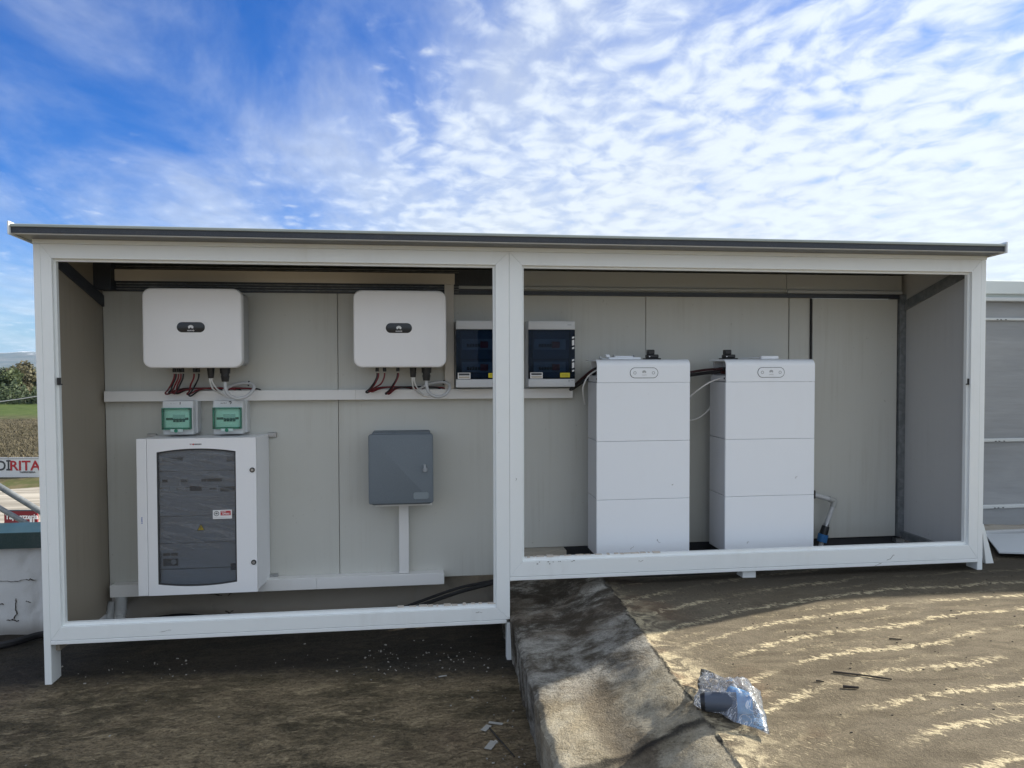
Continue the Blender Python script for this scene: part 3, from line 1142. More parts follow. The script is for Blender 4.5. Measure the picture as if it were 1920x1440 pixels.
# ================================================================== THE SHELTER
SH = thing('equipment_shelter', (2.8, .36, GZ), 'long white framed open-fronted shelter with sloping roof standing on the flat roof', 'shelter')


def lean(c):
    """The left end of the shelter stands a little out of plumb."""
    x, y, z = c
    if x < .2:
        x += -.018 * (z + .28) / 2.26
    return (x, y, z)


def part(mb, name, m, smooth=False, lab=None, parent=None):
    o = mb.map(lean).build(name, m, parent or SH, smooth)
    if lab:
        o['label'] = lab
    return o


OT = 1.878
# outer casing strips (the legs grow out of them)
part(MB().box(0, .036, .002, .112, GZ - .01, 1.955, .002, 1), 'post', M_FRAME)
part(MB().box(2.535, 2.569, .004, .07, GZ - .01, -.216, .002, 1), 'post', M_FRAME)
part(MB().box(5.564, 5.600, .002, .10, -.03, 1.955, .002, 1), 'post', M_FRAME)
part(MB().box(-.002, 5.602, -.003, .10, 1.956, 1.983, .003, 1), 'top_strip', M_FRAME)


def sash(x0, x1, z0, z1, a0, a1, c0, c1, yf, yb):
    """Four mitred bars between the outer rectangle and the opening."""
    gp = .0003
    bars = (('head', [(x0 + gp, z1), (x1 - gp, z1), (a1 - gp, c1), (a0 + gp, c1)]),
            ('sill', [(x0 + gp, z0), (x1 - gp, z0), (a1 - gp, c0), (a0 + gp, c0)]),
            ('stile', [(x0, z0 + gp), (x0, z1 - gp), (a0, c1 - gp), (a0, c0 + gp)]),
            ('stile', [(x1, z0 + gp), (x1, z1 - gp), (a1, c1 - gp), (a1, c0 + gp)]))
    for nm, pts in bars:
        mb = MB()
        mb.prism(pts, lambda x, z: (x, yf, z), lambda x, z: (x, yb, z))
        es = [e for e in mb.bm.edges if all(abs(v.co.y - yf) < 1e-5 for v in e.verts)]
        bmesh.ops.bevel(mb.bm, geom=es, offset=.0012, segments=1, affect='EDGES')
        part(mb, nm, M_FRAME)


sash(.037, 2.5525, -.194, 1.955, .0915, 2.473, -.122, OT, 0.0, .055)
sash(2.5537, 5.563, .056, 1.955, 2.628, 5.4987, .144, OT, 0.0, .055)
# drip strips under the sills
part(MB().box(.037, 2.534, -.001, .09, -.217, -.196, .002, 1), 'drip_strip', M_FRAME)
part(MB().box(2.5537, 5.563, -.001, .09, .033, .054, .002, 1), 'drip_strip', M_FRAME)
# glazing lips set back inside the openings
for (a0, a1, c0, c1) in ((.0915, 2.473, -.122, OT), (2.628, 5.4987, .144, OT)):
    t = .013
    part(MB().box(a0 - .01, a0 + t, .022, .048, c0 - .01, c1 + .01), 'glazing_lip', M_FRAME)
    part(MB().box(a1 - t, a1 + .01, .022, .048, c0 - .01, c1 + .01), 'glazing_lip', M_FRAME)
    part(MB().box(a0 + t, a1 - t, .0225, .0475, c1 - t, c1 + .01), 'glazing_lip', M_FRAME)
    part(MB().box(a0 + t, a1 - t, .0225, .0475, c0 - .01, c0 + t + .004), 'glazing_lip', M_FRAME)
# scuffed sealant along the sills
rnd = random.Random(5)
for (xa, xb, zz) in ((1.9, 2.47, -.1045), (2.66, 3.45, .1615)):
    mb = MB()
    x = xa
    while x < xb:
        w_ = rnd.uniform(.01, .05)
        mb.box(x, x + w_, .018 + rnd.uniform(0, .01), .046, zz - .001, zz + rnd.uniform(.002, .007))
        x += w_ + rnd.uniform(.0, .035)
    part(mb, 'sealant', painted('old_sealant', (.55, .50, .44), .8, .6, (.12, .09, .06), 9))['kind'] = 'stuff'
mb = MB()
for i in range(9):
    x = 2.69 + rnd.uniform(0, .24)
    z = .132 + rnd.uniform(-.012, .008)
    mb.box(x, x + rnd.uniform(.003, .012), -.0012, .001, z, z + rnd.uniform(.0015, .004))
part(mb, 'paint_chips', M_CRACK)['kind'] = 'stuff'
# catches on the frame sides
part(MB().box(.098, .112, .012, .03, 1.196, 1.236, .001, 1).box(.108, .122, .012, .024, 1.196, 1.203), 'catch', M_BLACK)
part(MB().box(5.492, 5.507, .012, .03, 1.166, 1.205, .001, 1).box(5.484, 5.494, .012, .024, 1.166, 1.173), 'catch', M_BLACK)
part(MB().box(2.470, 2.486, .028, .045, 1.185, 1.225, .001, 1).box(2.460, 2.472, .03, .04, 1.185, 1.195), 'catch', M_BLACK)
# foot under the right sill
part(MB().box(4.003, 4.090, .035, .12, -.022, .04, .003, 1).box(3.98, 4.113, .02, .135, -.040, -.022, .002, 1), 'foot', M_FRAME)

BY = .7226


def roof_z(y):
    return 1.978 - .05 * y


# walls of sandwich panel
def wallp(x0, x1, z0, z1, y0=BY, m=M_PANEL, lab=None):
    return part(MB().box(x0, x1, y0, y0 + .045, z0, z1, .0025, 1), 'wall_panel', m, lab=lab)


wallp(.062, 1.5015, -.135, 1.938)
wallp(1.5045, 2.552, -.135, 1.938)
wallp(2.555, 3.6005, .042, 1.938)
wallp(3.6035, 4.655, .042, 1.938)
wallp(4.667, 4.824, .042, 1.938, BY + .012)
wallp(4.8265, 5.535, 1.775, 1.938, BY + .012)
wallp(4.830, 5.484, .042, 1.768, BY - .018)
for xs_ in (1.503, 2.5535, 3.602, 4.661, 4.8285):
    part(MB().box(xs_ - .03, xs_ + .03, BY + .0585, BY + .066, -.13 if xs_ < 2.6 else .045, 1.936), 'joint_strip', M_DARK)
part(MB().box(4.8245, 4.8295, BY - .008, BY + .055, .042, 1.770), 'joint_strip', M_DARK)
part(MB().box(3.02, 5.53, BY + .002, BY + .05, -.03, .040), 'gap_shade_strip', M_DARK)  # dark strip standing in for the shaded gap under the wall
part(MB().box(2.60, 3.018, BY - .10, BY + .05, -.16, .040), 'base_block', painted('beige_render', (.40, .37, .31), .8, .3), lab='beige base block under the back wall, left of the batteries')


def side(x0, x1, m, zb):
    mb = MB()
    mb.prism([(.057, zb), (BY + .04, zb), (BY + .04, roof_z(BY + .04) - .001), (.057, roof_z(.057) - .001)],
             lambda y, z: (x0, y, z), lambda y, z: (x1, y, z))
    return part(mb, 'side_panel', m)


side(.010, .058, M_PANELL, -.27)
side(5.537, 5.588, M_PANELR, .03)
# dark angle trims in the right corner and along the sloping top edges
part(MB().box(5.490, 5.5365, BY - .04, BY + .004, .04, 1.80), 'corner_trim', M_GALV)
part(MB().box(5.455, 5.5365, BY + .0055, BY + .05, .0, 1.80), 'corner_backing', M_DARK)
for xa, xb, m_ in ((5.522, 5.5365, M_GALV), (.0585, .073, M_NAVY)):
    mb = MB()
    mb.prism([(.10, 1.855), (BY - .002, 1.675), (BY - .002, 1.745), (.10, 1.925)], lambda y, z: (xa, y, z), lambda y, z: (xb, y, z))
    part(mb, 'edge_trim', m_)
part(MB().box(.0585, .16, .60, .6995, 1.775, 1.94), 'corner_block', M_NAVY)
part(MB().box(5.508, 5.536, .10, BY - .045, .03, .082), 'skirting', M_GALV)
part(MB().box(5.47, 5.535, BY - .05, BY - .005, .0, .03), 'corner_bracket', M_STEEL)
# roof sheet, purlins, edge
RX0, RX1 = -.034, 5.600
mb = MB()
mb.prism([(-.12, roof_z(-.12)), (.86, roof_z(.86)), (.86, roof_z(.86) + .04), (-.12, roof_z(-.12) + .035)],
         lambda y, z: (RX0, y, z), lambda y, z: (RX1, y, z))
part(mb, 'roof_sheet', painted('dark_grey_roof_sheet', (.10, .11, .125), .35, .15))
part(MB().box(.06, 5.52, .115, .205, 1.892, 1.930, .002, 1), 'purlin', painted('brown_grey_steel', (.15, .14, .13), .5, .2))
# sheet-metal flashing above the back wall: upstand, drip flange and foot
part(MB().box(.075, 2.5525, .690, .700, 1.800, 1.935), 'flashing', M_NAVYG)
part(MB().box(2.5545, 4.620, .690, .700, 1.830, 1.935), 'flashing', M_ZINC)
part(MB().box(4.6225, 5.500, .686, .700, 1.826, 1.935), 'flashing', M_ZINC)
part(MB().box(2.30, 4.620, .676, .6895, 1.808, 1.829, .003, 1), 'flashing_lip', M_GALVL)
part(MB().box(4.6225, 5.500, .672, .6855, 1.802, 1.825, .003, 1), 'flashing_lip', M_ZINC)
part(MB().box(.075, 5.495, .7005, BY - .001, 1.772, 1.800), 'wall_trim', M_NAVYG)
for k in range(3):
    z = 1.782 + k * .017
    part(MB().box(.16, 2.30, .676, .6895, z, z + .008, .003, 1), 'roof_rib', M_GALV)
for k in range(2):
    z = 1.912 + k * .013
    part(MB().box(.16, 2.30, .676, .6895, z, z + .006, .002, 1), 'roof_rib', M_GALV)
part(MB().box(-.036, 5.602, -.140, -.122, 1.988, 2.0175, .001, 1), 'fascia', M_NAVY)
part(MB().box(-.036, 5.602, -.148, -.121, 2.018, 2.034, .003, 1), 'roof_edge_trim', M_TRIM)
part(MB().box(-.034, 5.600, -.136, -.005, 1.9835, 1.9875), 'soffit', M_SOFFIT)
for xa, xb in ((-.046, -.0365), (5.6025, 5.612)):
    part(MB().box(xa, xb, -.155, .86, 1.978, 2.046, .002, 1).map(lambda c: (c[0], c[1], c[2] - (.05 * (c[1] + .15) if c[1] > 0 else 0))), 'end_cap', M_FRAME)
part(MB().box(1.205, 1.235, .2055, .25, 1.893, 1.945, .002, 1), 'clip', M_BLACK)

# ================================================================== TRUNKING
TY = BY - .062


def trunking(label, body, m, lids, lidm=None):
    x0, x1, y0, y1, z0, z1 = body
    root = thing('cable_trunking', ((x0 + x1) / 2, y1, z0), label, 'cable trunking', 'cable trunking on the back wall')
    MB().box(x0, x1, y0, y1, z0, z1, .002, 1).build('channel', m, root)
    for (a0, a1, b0, b1, c0, c1) in lids:
        MB().box(a0, a1, b0, b1, c0, c1, .002, 1).build('lid', lidm or m, root)
    return root


trunking('long white trunking running under both inverters and the dark-windowed boxes', (.070, 3.070, TY + .004, BY - .001, 1.075, 1.138), M_TRUNK,
         [(.068, 1.62, TY, TY + .006, 1.0735, 1.1395), (1.6215, 3.072, TY, TY + .006, 1.0735, 1.1395)])
trunking('beige trunking along the top of the back wall above the inverters', (.145, 2.270, TY + .003, BY - .03, 1.836, 1.904), M_TRUNKB,
         [(.143, 2.272, TY - .002, TY + .005, 1.834, 1.906)])
trunking('beige upright trunking between the right inverter and the dark-windowed boxes', (2.205, 2.264, TY + .003, BY - .001, 1.1402, 1.834), M_TRUNKB,
         [(2.203, 2.266, TY - .002, TY + .005, 1.1405, 1.8335)])
trunking('white trunking along the bottom passing behind the big cabinet', (.094, 2.190, .645, BY - .001, -.160, -.086), M_TRUNK,
         [(.092, 1.36, .640, .646, -.1615, -.0845), (1.3615, 2.192, .640, .646, -.1615, -.0845)])
trunking('short white upright trunking below the blue-grey box', (1.898, 1.958, .664, BY - .001, -.0835, .375), M_TRUNK,
         [(1.896, 1.960, .659, .666, -.083, .374)])


# ================================================================== INVERTERS
def make_inverter(dx, label):
    root = thing('inverter', (.673 + dx, BY, 1.285), label, 'inverter', 'inverters on the back wall')
    a, b, c, d = .385 + dx, .961 + dx, 1.285, 1.768
    MB().rrect(a, b, c, d, .052, .420, .475, .012, 8, 4).build('cover', M_INV, root, True)
    MB().rrect(a + .006, b - .006, c + .006, d - .006, .046, .4755, .495, .001, 8, 1).build('shadow_gap', M_BLACK, root, True)
    body = MB().rrect(a + .012, b - .012, c + .012, d - .012, .03, .4955, .66, .002, 6, 1).build('body', painted('grey_cast_metal', (.40, .41, .42), .5, .1), root, True)
    mbf = MB()
    for k in range(12):
        x = a + .05 + k * .042
        mbf.box(x, x + .006, .662, .700, c + .05, d - .05)
    mbf.build('cooling_fins', M_GALV, root)
    MB().box(a + .12, b - .12, .700, BY - .001, c + .10, d - .10).build('wall_bracket', M_GALV, root)
    bd = MB().rrect(.584 + dx, .746 + dx, 1.501, 1.563, .0305, .4175, .4215, .0015, 10, 2).build('badge', mat('badge_black', (.012, .016, .022), .25), root, True)
    petals(.665 + dx, 1.533, .4165, .019, M_PRINTW, bd)
    text('HUAWEI', .665 + dx, 1.5115, .4166, .0105, M_PRINTW, bd, bold=.0002)
    for x, r, l, flare in ((.536, .011, .038, 0), (.560, .011, .038, 0), (.583, .011, .038, 0), (.655, .011, .038, 0), (.676, .011, .038, 0)):
        if dx > 0 and x in (.560, .676):
            continue
        xx = x + dx - (.012 if dx > 0 and x < .6 else 0)
        MB().cyl((xx, .52, c + .014), (xx, .52, c + .012 - l), r, n=10).build('connector', M_BLACK, root, True)
    gx = .751 + dx
    MB().cyl((gx, .52, c + .014), (gx, .52, c - .030), .024, .020, 12).cyl((gx, .52, c - .030), (gx, .52, c - .063), .021, .017, 8).build('cable_gland', M_BLACK, root, True)
    gx = .836 + dx
    MB().cyl((gx, .52, c + .014), (gx, .52, c - .035), .033, .030, 16).cyl((gx, .52, c - .035), (gx, .52, c - .050), .024, .024, 12).cyl((gx, .52, c - .050), (gx, .52, c - .085), .027, .021, 8).build('cable_gland', M_BLACK, root, True)
    return root


make_inverter(0.0, 'left white rounded inverter above the small green-door boxes')
make_inverter(1.244, 'right white rounded inverter beside the upright beige trunking')


def cable(name, pts, r, m, label, cat='cable', group=None, n=7):
    o = MB().tube(pts, r, n, 7).build(name, m, None, True)
    return tag(o, label, cat, group)


GY = .52
for dx, side_, spec in ((0, 'left', ((.536, 0, .455, 1), (.545, 1, .475, 0), (.560, 0, .488, 1), (.575, 0, .505, 1), (.588, 1, .515, 0), (.652, 0, .585, 1), (.680, 1, .595, 0))),
                        (1.244, 'right', ((.524, 1, .448, 0), (.533, 0, .462, 1), (.571, 0, .478, 1), (.652, 1, .572, 0), (.658, 0, .585, 1)))):
    for i, (x, dark, xe, red) in enumerate(spec):
        x, xe = x + dx, xe + dx
        zz = 1.128 + .003 * (i % 3)
        if .64 < x - dx:
            zz -= .012
        end = xe + .27 + .02 * i
        yb_ = .648 - .006 * (i % 2)
        pts = [(x, GY, 1.250), (x - .004, GY, 1.22), (x - .025, GY + .01, 1.18), (xe + .022, .575, zz + .018), (xe, .60, zz), (xe + .012, .618, zz - .006 + .004 * (i % 2)),
               (xe + .06, yb_, 1.1475), (xe + .14, yb_ + .02, 1.156), (end, yb_ + .03, 1.150), (end + .03, yb_ + .034, 1.128)]
        colour = 'red' if red else 'black'
        bunch = 'outer' if x - dx > .64 else 'main'
        if bunch == 'main':
            nth = [j for j, q in enumerate(spec) if q[0] < .64 and q[3] == red].index(i)
            tot = len([q for q in spec if q[0] < .64 and q[3] == red])
            which = {1: ['only'], 2: ['leftmost', 'rightmost'], 3: ['leftmost', 'middle', 'rightmost']}[tot][nth]
            lab = f'{which} {colour} solar cable of the bunch curling under the {side_} inverter\'s left connectors'
        else:
            lab = f'single {colour} solar cable looping under the middle of the {side_} inverter'
        cable('solar_cable', pts, .0052, M_RED if red else M_RUBBER, lab, 'cable', f'{colour} solar cables of the {bunch} bunch under the {side_} inverter')
    for i, (x, mid, xe) in enumerate(((.745, .752, .84), (.757, .775, .85))):
        cable('data_cable', [(x + dx, GY, 1.225), (x + .001 + dx, GY, 1.20), (mid + dx, .56, 1.155), (mid + .035 + dx, .64, 1.115 - .01 * i), (xe + dx, .652, 1.094), (xe + .06 + dx, .654, 1.098)],
              .0050, M_WCABLE, f'thin white cable under the {side_} inverter, strand ' + ('farther from' if i == 0 else 'nearer to') + ' the grey loop', 'cable', f'thin white cables under the {side_} inverter')
    g0 = .836 + dx
    o = cable('supply_cable', [(g0, GY, 1.205), (g0 + .002, GY - .004, 1.16), (g0 + .020, GY + .004, 1.118), (g0 + .065, GY + .02, 1.094), (g0 + .115, GY + .04, 1.104), (g0 + .150, GY + .07, 1.140),
                               (g0 + .148, GY + .10, 1.172), (g0 + .11, GY + .12, 1.187), (g0 + .06, GY + .13, 1.184), (g0 + .01, GY + .14, 1.172), (g0 - .02, GY + .15, 1.158), (g0 - .05, GY + .155, 1.140)],
              .0105, M_GCABLE, f'thick grey cable coiled in a loop below the {side_} inverter', 'cable', None, 10)
    tie = MB().cyl((g0 + .118, GY + .113, 1.200), (g0 + .112, GY + .121, 1.170), .0055, n=6).build('cable_tie', M_BLACK, o)


# ================================================================== SMALL GREEN-DOOR BOXES
def make_mini(dx, num, label):
    root = thing('breaker_box', (.53 + dx, BY, .868), label, 'breaker box', 'small green-door breaker boxes')
    a, b, c, d = .440 + dx, .624 + dx, .866, 1.079

    def bowed(co):                                  # slightly domed fronts
        t = (co[2] - (c + d) / 2) / ((d - c) / 2)
        k = max(0.0, min(1.0, (.68 - co[1]) / .1))
        return (co[0], co[1] + .012 * t * t * k, co[2])
    mb = MB()
    mb.rrect(a, b, c, d, .008, .580, .640, .006, 4, 3)
    bmesh.ops.subdivide_edges(mb.bm, edges=[e for e in mb.bm.edges if abs(e.verts[0].co.z - e.verts[1].co.z) > .1], cuts=6)
    mb.map(bowed).build('cover', M_MINI, root, True)
    MB().rrect(a + .003, b + .012, c + .004, d - .004, .006, .641, BY - .001, .002, 4, 1).build('back_box', M_MINI, root, True)
    # recess with breakers behind the tinted door
    MB().box(a + .020, b - .022, .578, .5795, c + .040, d - .050).build('recess', mat('mini_recess', (.80, .82, .80), .5), root)
    MB().box(a + .024, b - .026, .5765, .578, c + .093, c + .108).build('slot', M_DARK, root)
    MB().box(a + .066, b - .046, .5735, .5765, c + .100, c + .128, .001, 1).build('breaker', M_BREAK, root)
    for k in range(4):
        x = a + .068 + k * .0185
        t = MB().box(x, x + .015, .570, .5735, c + .082, c + .100, .001, 1)
        t.box(x + .004, x + .011, .564, .570, c + .090, c + .104, .001, 1)
        t.build('switch', M_BREAKD, root)
    dr = MB().rrect(a + .004, b - .006, c + .034, d - .040, .004, .5545, .5585, .0015, 3, 2).build('door', M_GREENPANE, root, True)
    MB().box(a + .004, b - .006, .5588, .5796, d - .052, d - .044).box(a + .004, b - .006, .5588, .5796, c + .036, c + .046)\
        .box(a + .004, a + .012, .5588, .5796, c + .046, d - .052).box(b - .014, b - .006, .5588, .5796, c + .046, d - .052).build('door_rim', mat('green_rim', (.02, .17, .12), .4), dr)
    MB().box(a + .055, b - .055, .5525, .5588, c + .020, c + .038, .002, 1).build('handle', mat('pale_grip', (.5, .62, .6), .4), dr)
    MB().cyl((a + .090, .5520, c + .028), (a + .090, .5560, c + .028), .0115, n=12).build('knob', mat('green_knob', (.01, .20, .12), .4), dr, True)
    for x in (a + .014, b - .016):
        for z in (c + .044, d - .050):
            MB().cyl((x, .5535, z), (x, .5560, z), .0042, n=8).build('screw', M_DARK, dr)
    text('INV', a + .062, d - .022, .5885, .021, M_PRINTG if num == '1' else M_PRINT, root, bold=.0003, sx=1.1, tilt=.03, skew=.2)
    text(num, a + .106, d - .019, .5880, .028 if num == '1' else .036, M_PRINT, root, bold=.0009, tilt=-.05)
    return root


make_mini(0.0, '1', 'small green-door breaker box hand-lettered INV 1 on top of the big cabinet, the left one')
make_mini(.303, '2', 'small green-door breaker box hand-lettered INV 2 on top of the big cabinet, the right one')

# ================================================================== BIG CABINET
root = thing('cabinet', (.69, BY, -.115), 'big white steel cabinet with smoked window and warning stickers', 'cabinet')
cz0, cz1 = -.104, .856


def slant(c):                                       # hung a touch out of square
    return c


MB().box(.340, 1.0295, .4995, BY - .006, cz0 + .003, cz1 - .003, .004, 2).map(lambda c: (c[0] + (.028 if c[0] > .7 else .022) * (c[1] - .4995) / .217, c[1], c[2])).build('case', M_WHITE, root)
MB().box(.345, 1.024, .4968, .4994, cz0 + .008, cz1 - .008).build('gasket', M_DARK, root)
MB().box(.329, .388, .450, .4965, cz0, cz1, .004, 2).build('hinge_strip', M_WHITE, root)
# door with a window whose top and bottom edges are bowed
ax0, ax1, wz0, wz1 = .446, .909, -.037, .773
dxa, dxb = .391, 1.030


def arc(x, top):
    t = (x - (ax0 + ax1) / 2) / ((ax1 - ax0) / 2)
    return (wz1 + .020 * (1 - t * t)) if top else (wz0 - .018 * (1 - t * t))


mb = MB()
NS = 14
for k in range(NS):
    xa, xb = ax0 + (ax1 - ax0) * k / NS, ax0 + (ax1 - ax0) * (k + 1) / NS
    mb.prism([(xa, arc(xa, 1)), (xb, arc(xb, 1)), (xb, cz1), (xa, cz1)], lambda x, z: (x, .4505, z), lambda x, z: (x, .4965, z))
    mb.prism([(xa, cz0), (xb, cz0), (xb, arc(xb, 0)), (xa, arc(xa, 0))], lambda x, z: (x, .4505, z), lambda x, z: (x, .4965, z))
mb.box(dxa, ax0, .4505, .4965, cz0, cz1)
mb.box(ax1, dxb, .4505, .4965, cz0, cz1)
bmesh.ops.remove_doubles(mb.bm, verts=mb.bm.verts, dist=.0002)
door = mb.build('door', M_WHITE, root)
mb = MB()
pts = [(ax0 + (ax1 - ax0) * k / NS, arc(ax0 + (ax1 - ax0) * k / NS, 0)) for k in range(NS + 1)] + [(ax1 - (ax1 - ax0) * k / NS, arc(ax1 - (ax1 - ax0) * k / NS, 1)) for k in range(NS + 1)]
cxm, czm = (ax0 + ax1) / 2, (wz0 + wz1) / 2
inner = [(cxm + (x - cxm) * .965, czm + (z - czm) * .98) for x, z in pts]
n_ = len(pts)
o_ = [mb.bm.verts.new((x, .4535, z)) for x, z in pts]
i_ = [mb.bm.verts.new((x, .4555, z)) for x, z in inner]
o2 = [mb.bm.verts.new((x, .4600, z)) for x, z in pts]
i2 = [mb.bm.verts.new((x, .4600, z)) for x, z in inner]
for k in range(n_):
    j = (k + 1) % n_
    mb.bm.faces.new((o_[k], o_[j], i_[j], i_[k]))
    mb.bm.faces.new((i_[k], i_[j], i2[j], i2[k]))
mb.build('seal', M_DARK, door)
mb = MB()
mb.prism([(x, z) for x, z in pts], lambda x, z: (x, .4605, z), lambda x, z: (x, .4635, z))
mb.build('pane', M_PANE, door)
for x, z in ((1.007, .655), (1.010, .081)):
    k = MB().cyl((x, .452, z), (x, .4455, z), .0155, n=16).build('lock', M_BLACK, door, True)
    MB().cyl((x, .4455, z), (x, .4435, z), .009, n=12).build('key_slot', M_STEEL, k, True)
# inside: cover plates, slots and devices
ym = .480
M_PLATE = painted('cover_plate_grey', (.46, .48, .50), .5, .1)
for z0, z1 in ((-.05, .045), (.050, .205), (.209, .372), (.376, .545), (.550, .648), (.652, .800)):
    MB().box(.452, .905, ym, .495, z0, z1, .0015, 1).build('cover_plate', M_PLATE, root)
dev = ((.470, .715, .12, .022, M_DARK), (.600, .716, .06, .03, M_BREAK), (.70, .712, .05, .034, M_BREAK), (.85, .708, .05, .04, M_DARK),
       (.470, .585, .03, .018, M_DARK), (.505, .586, .07, .014, M_BREAK), (.578, .585, .04, .018, M_DARK), (.622, .586, .072, .014, M_BREAK), (.70, .586, .03, .016, M_BREAKD), (.735, .585, .085, .018, M_DARK), (.825, .586, .07, .014, M_BREAK),
       (.470, .528, .042, .030, M_BREAK), (.515, .528, .042, .030, M_BREAK), (.560, .528, .042, .030, M_BREAK), (.630, .530, .07, .028, M_BREAKD), (.735, .522, .06, .036, M_BREAK), (.745, .535, .042, .012, M_BREAKD), (.81, .522, .085, .024, M_BREAKD),
       (.470, .132, .040, .016, M_DARK), (.515, .132, .040, .016, M_DARK), (.470, .070, .085, .044, M_DARK))
for x, z, w_, h_, m_ in dev:
    MB().box(x, x + w_, ym - .008, ym, z, z + h_, .001, 1).build('module', m_, root)
MB().cyl((.532, .4705, .095), (.532, .4635, .095), .016, n=14).build('socket', M_BREAK, root, True)
MB().box(.865, .895, ym - .006, ym, .03, .070, .001, 1).build('module', M_BREAKD, root)
# stickers and marks
st = MB().box(.768, .881, .4588, .4600, .355, .410).build('sticker', M_STICK, door)
MB().box(.814, .874, .4580, .4588, .376, .404).build('red_field', M_REDP, st)
text('NON', .832, .3975, .4576, .0115, M_PRINTW, st, bold=.0002)
text('APRIRE', .845, .385, .4576, .0140, M_PRINTW, st, bold=.0003)
R_ = []
ring = MB()
for k in range(20):
    t0, t1 = 2 * math.pi * k / 20, 2 * math.pi * (k + 1) / 20
    q = [(.790 + r * math.cos(t), .388 + r * math.sin(t)) for r, t in ((.012, t0), (.0155, t0), (.0155, t1), (.012, t1))]
    ring.prism(q, lambda x, z: (x, .4580, z), lambda x, z: (x, .4588, z))
ring.box(.784, .796, .4580, .4588, .384, .394)
ring.build('pictogram', M_PRINT, st)
MB().box(.776, .872, .4582, .4588, .363, .365).build('small_print', M_PRINTG, st)
tri = MB()
tri.prism([(.673, .286), (.721, .286), (.697, .328)], lambda x, z: (x, .4585, z), lambda x, z: (x, .4600, z))
tri = tri.build('warning_triangle', M_PRINT, door)
t2 = MB()
t2.prism([(.679, .2895), (.715, .2895), (.697, .321)], lambda x, z: (x, .4578, z), lambda x, z: (x, .4585, z))
t2.build('yellow_field', mat('pane_dimmed_yellow', (.34, .25, .02), .5), tri)  # yellow darkened; dimming by the smoked pane put into the colour
bolt = MB()
bolt.prism([(.699, .316), (.693, .304), (.6965, .304), (.694, .293), (.701, .306), (.6975, .306)], lambda x, z: (x, .4572, z), lambda x, z: (x, .4578, z))
bolt.build('bolt_mark', M_PRINT, tri)
text('VI', .6455, .8185, .4500, .0115, M_DREDP, door, bold=.0004, sx=1.1)
text('SMANN', .6880, .8185, .4500, .0115, M_PRINT, door, bold=.0004, sx=1.05)
MB().cyl((.6605, .4495, .8185), (.6605, .4504, .8185), .0055, n=12).build('emblem', M_REDP, door)
mk = MB()
for z0, z1, xa, xb in ((.376, .379, .354, .361), (.365, .373, .355, .3595), (.357, .364, .355, .3595), (.350, .354, .354, .361), (.341, .345, .354, .361)):
    mk.box(xa, xb, .4490, .4502, z0, z1)
mk.build('blue_print', M_BLUEP, root)['kind'] = 'stuff'
for x, z in ((1.052, .832), (1.052, -.098), (.362, .835)):
    s = 1 if x > 1 else -1
    MB().box(min(x, x + s * .055), max(x, x + s * .055), BY - .02, BY - .002, z, z + .030, .002, 1).cyl((x + s * .035, BY - .026, z + .015), (x + s * .035, BY - .02, z + .015), .007, n=8).build('wall_lug', M_STEEL, root)

# ================================================================== BLUE-GREY BOX
root = thing('junction_box', (1.915, BY, .40), 'square blue-grey locked box standing on the short white upright trunking', 'box')
MB().rrect(1.728, 2.106, .400, .865, .012, .530, BY - .001, .004, 4, 2).build('case', M_GREYBOX, root, True)
MB().rrect(1.714, 2.116, .409, .858, .010, .5205, .5295, .001, 4, 1).build('gasket', M_BLACK, root, True)
dr = MB().rrect(1.7095, 2.1205, .4105, .8575, .014, .500, .520, .007, 5, 3).build('door', M_GREYBOX, root, True)
MB().rrect(1.722, 2.108, .424, .845, .008, .4988, .5010, .0015, 4, 2).build('door_field', M_GREYBOX, dr, True)
kb = MB().cyl((2.068, .4990, .628), (2.068, .4860, .628), .017, .015, 14)
kb.prism([(2.060, .622), (2.076, .622), (2.072, .664), (2.058, .664)], lambda x, z: (x, .480, z), lambda x, z: (x, .492, z))
kb.build('lock_handle', painted('light_grey_knob', (.30, .33, .36), .4, .1), dr, True)
MB().rrect(1.993, 2.090, .438, .482, .012, .4968, .4990, .001, 4, 1).build('name_plate', painted('embossed_plate', (.21, .25, .275), .5, .3, (.4, .4, .4)), dr, True)
MB().box(1.748, 2.112, .560, BY - .002, .385, .3985, .002, 1).build('tray', M_TRUNK, root)


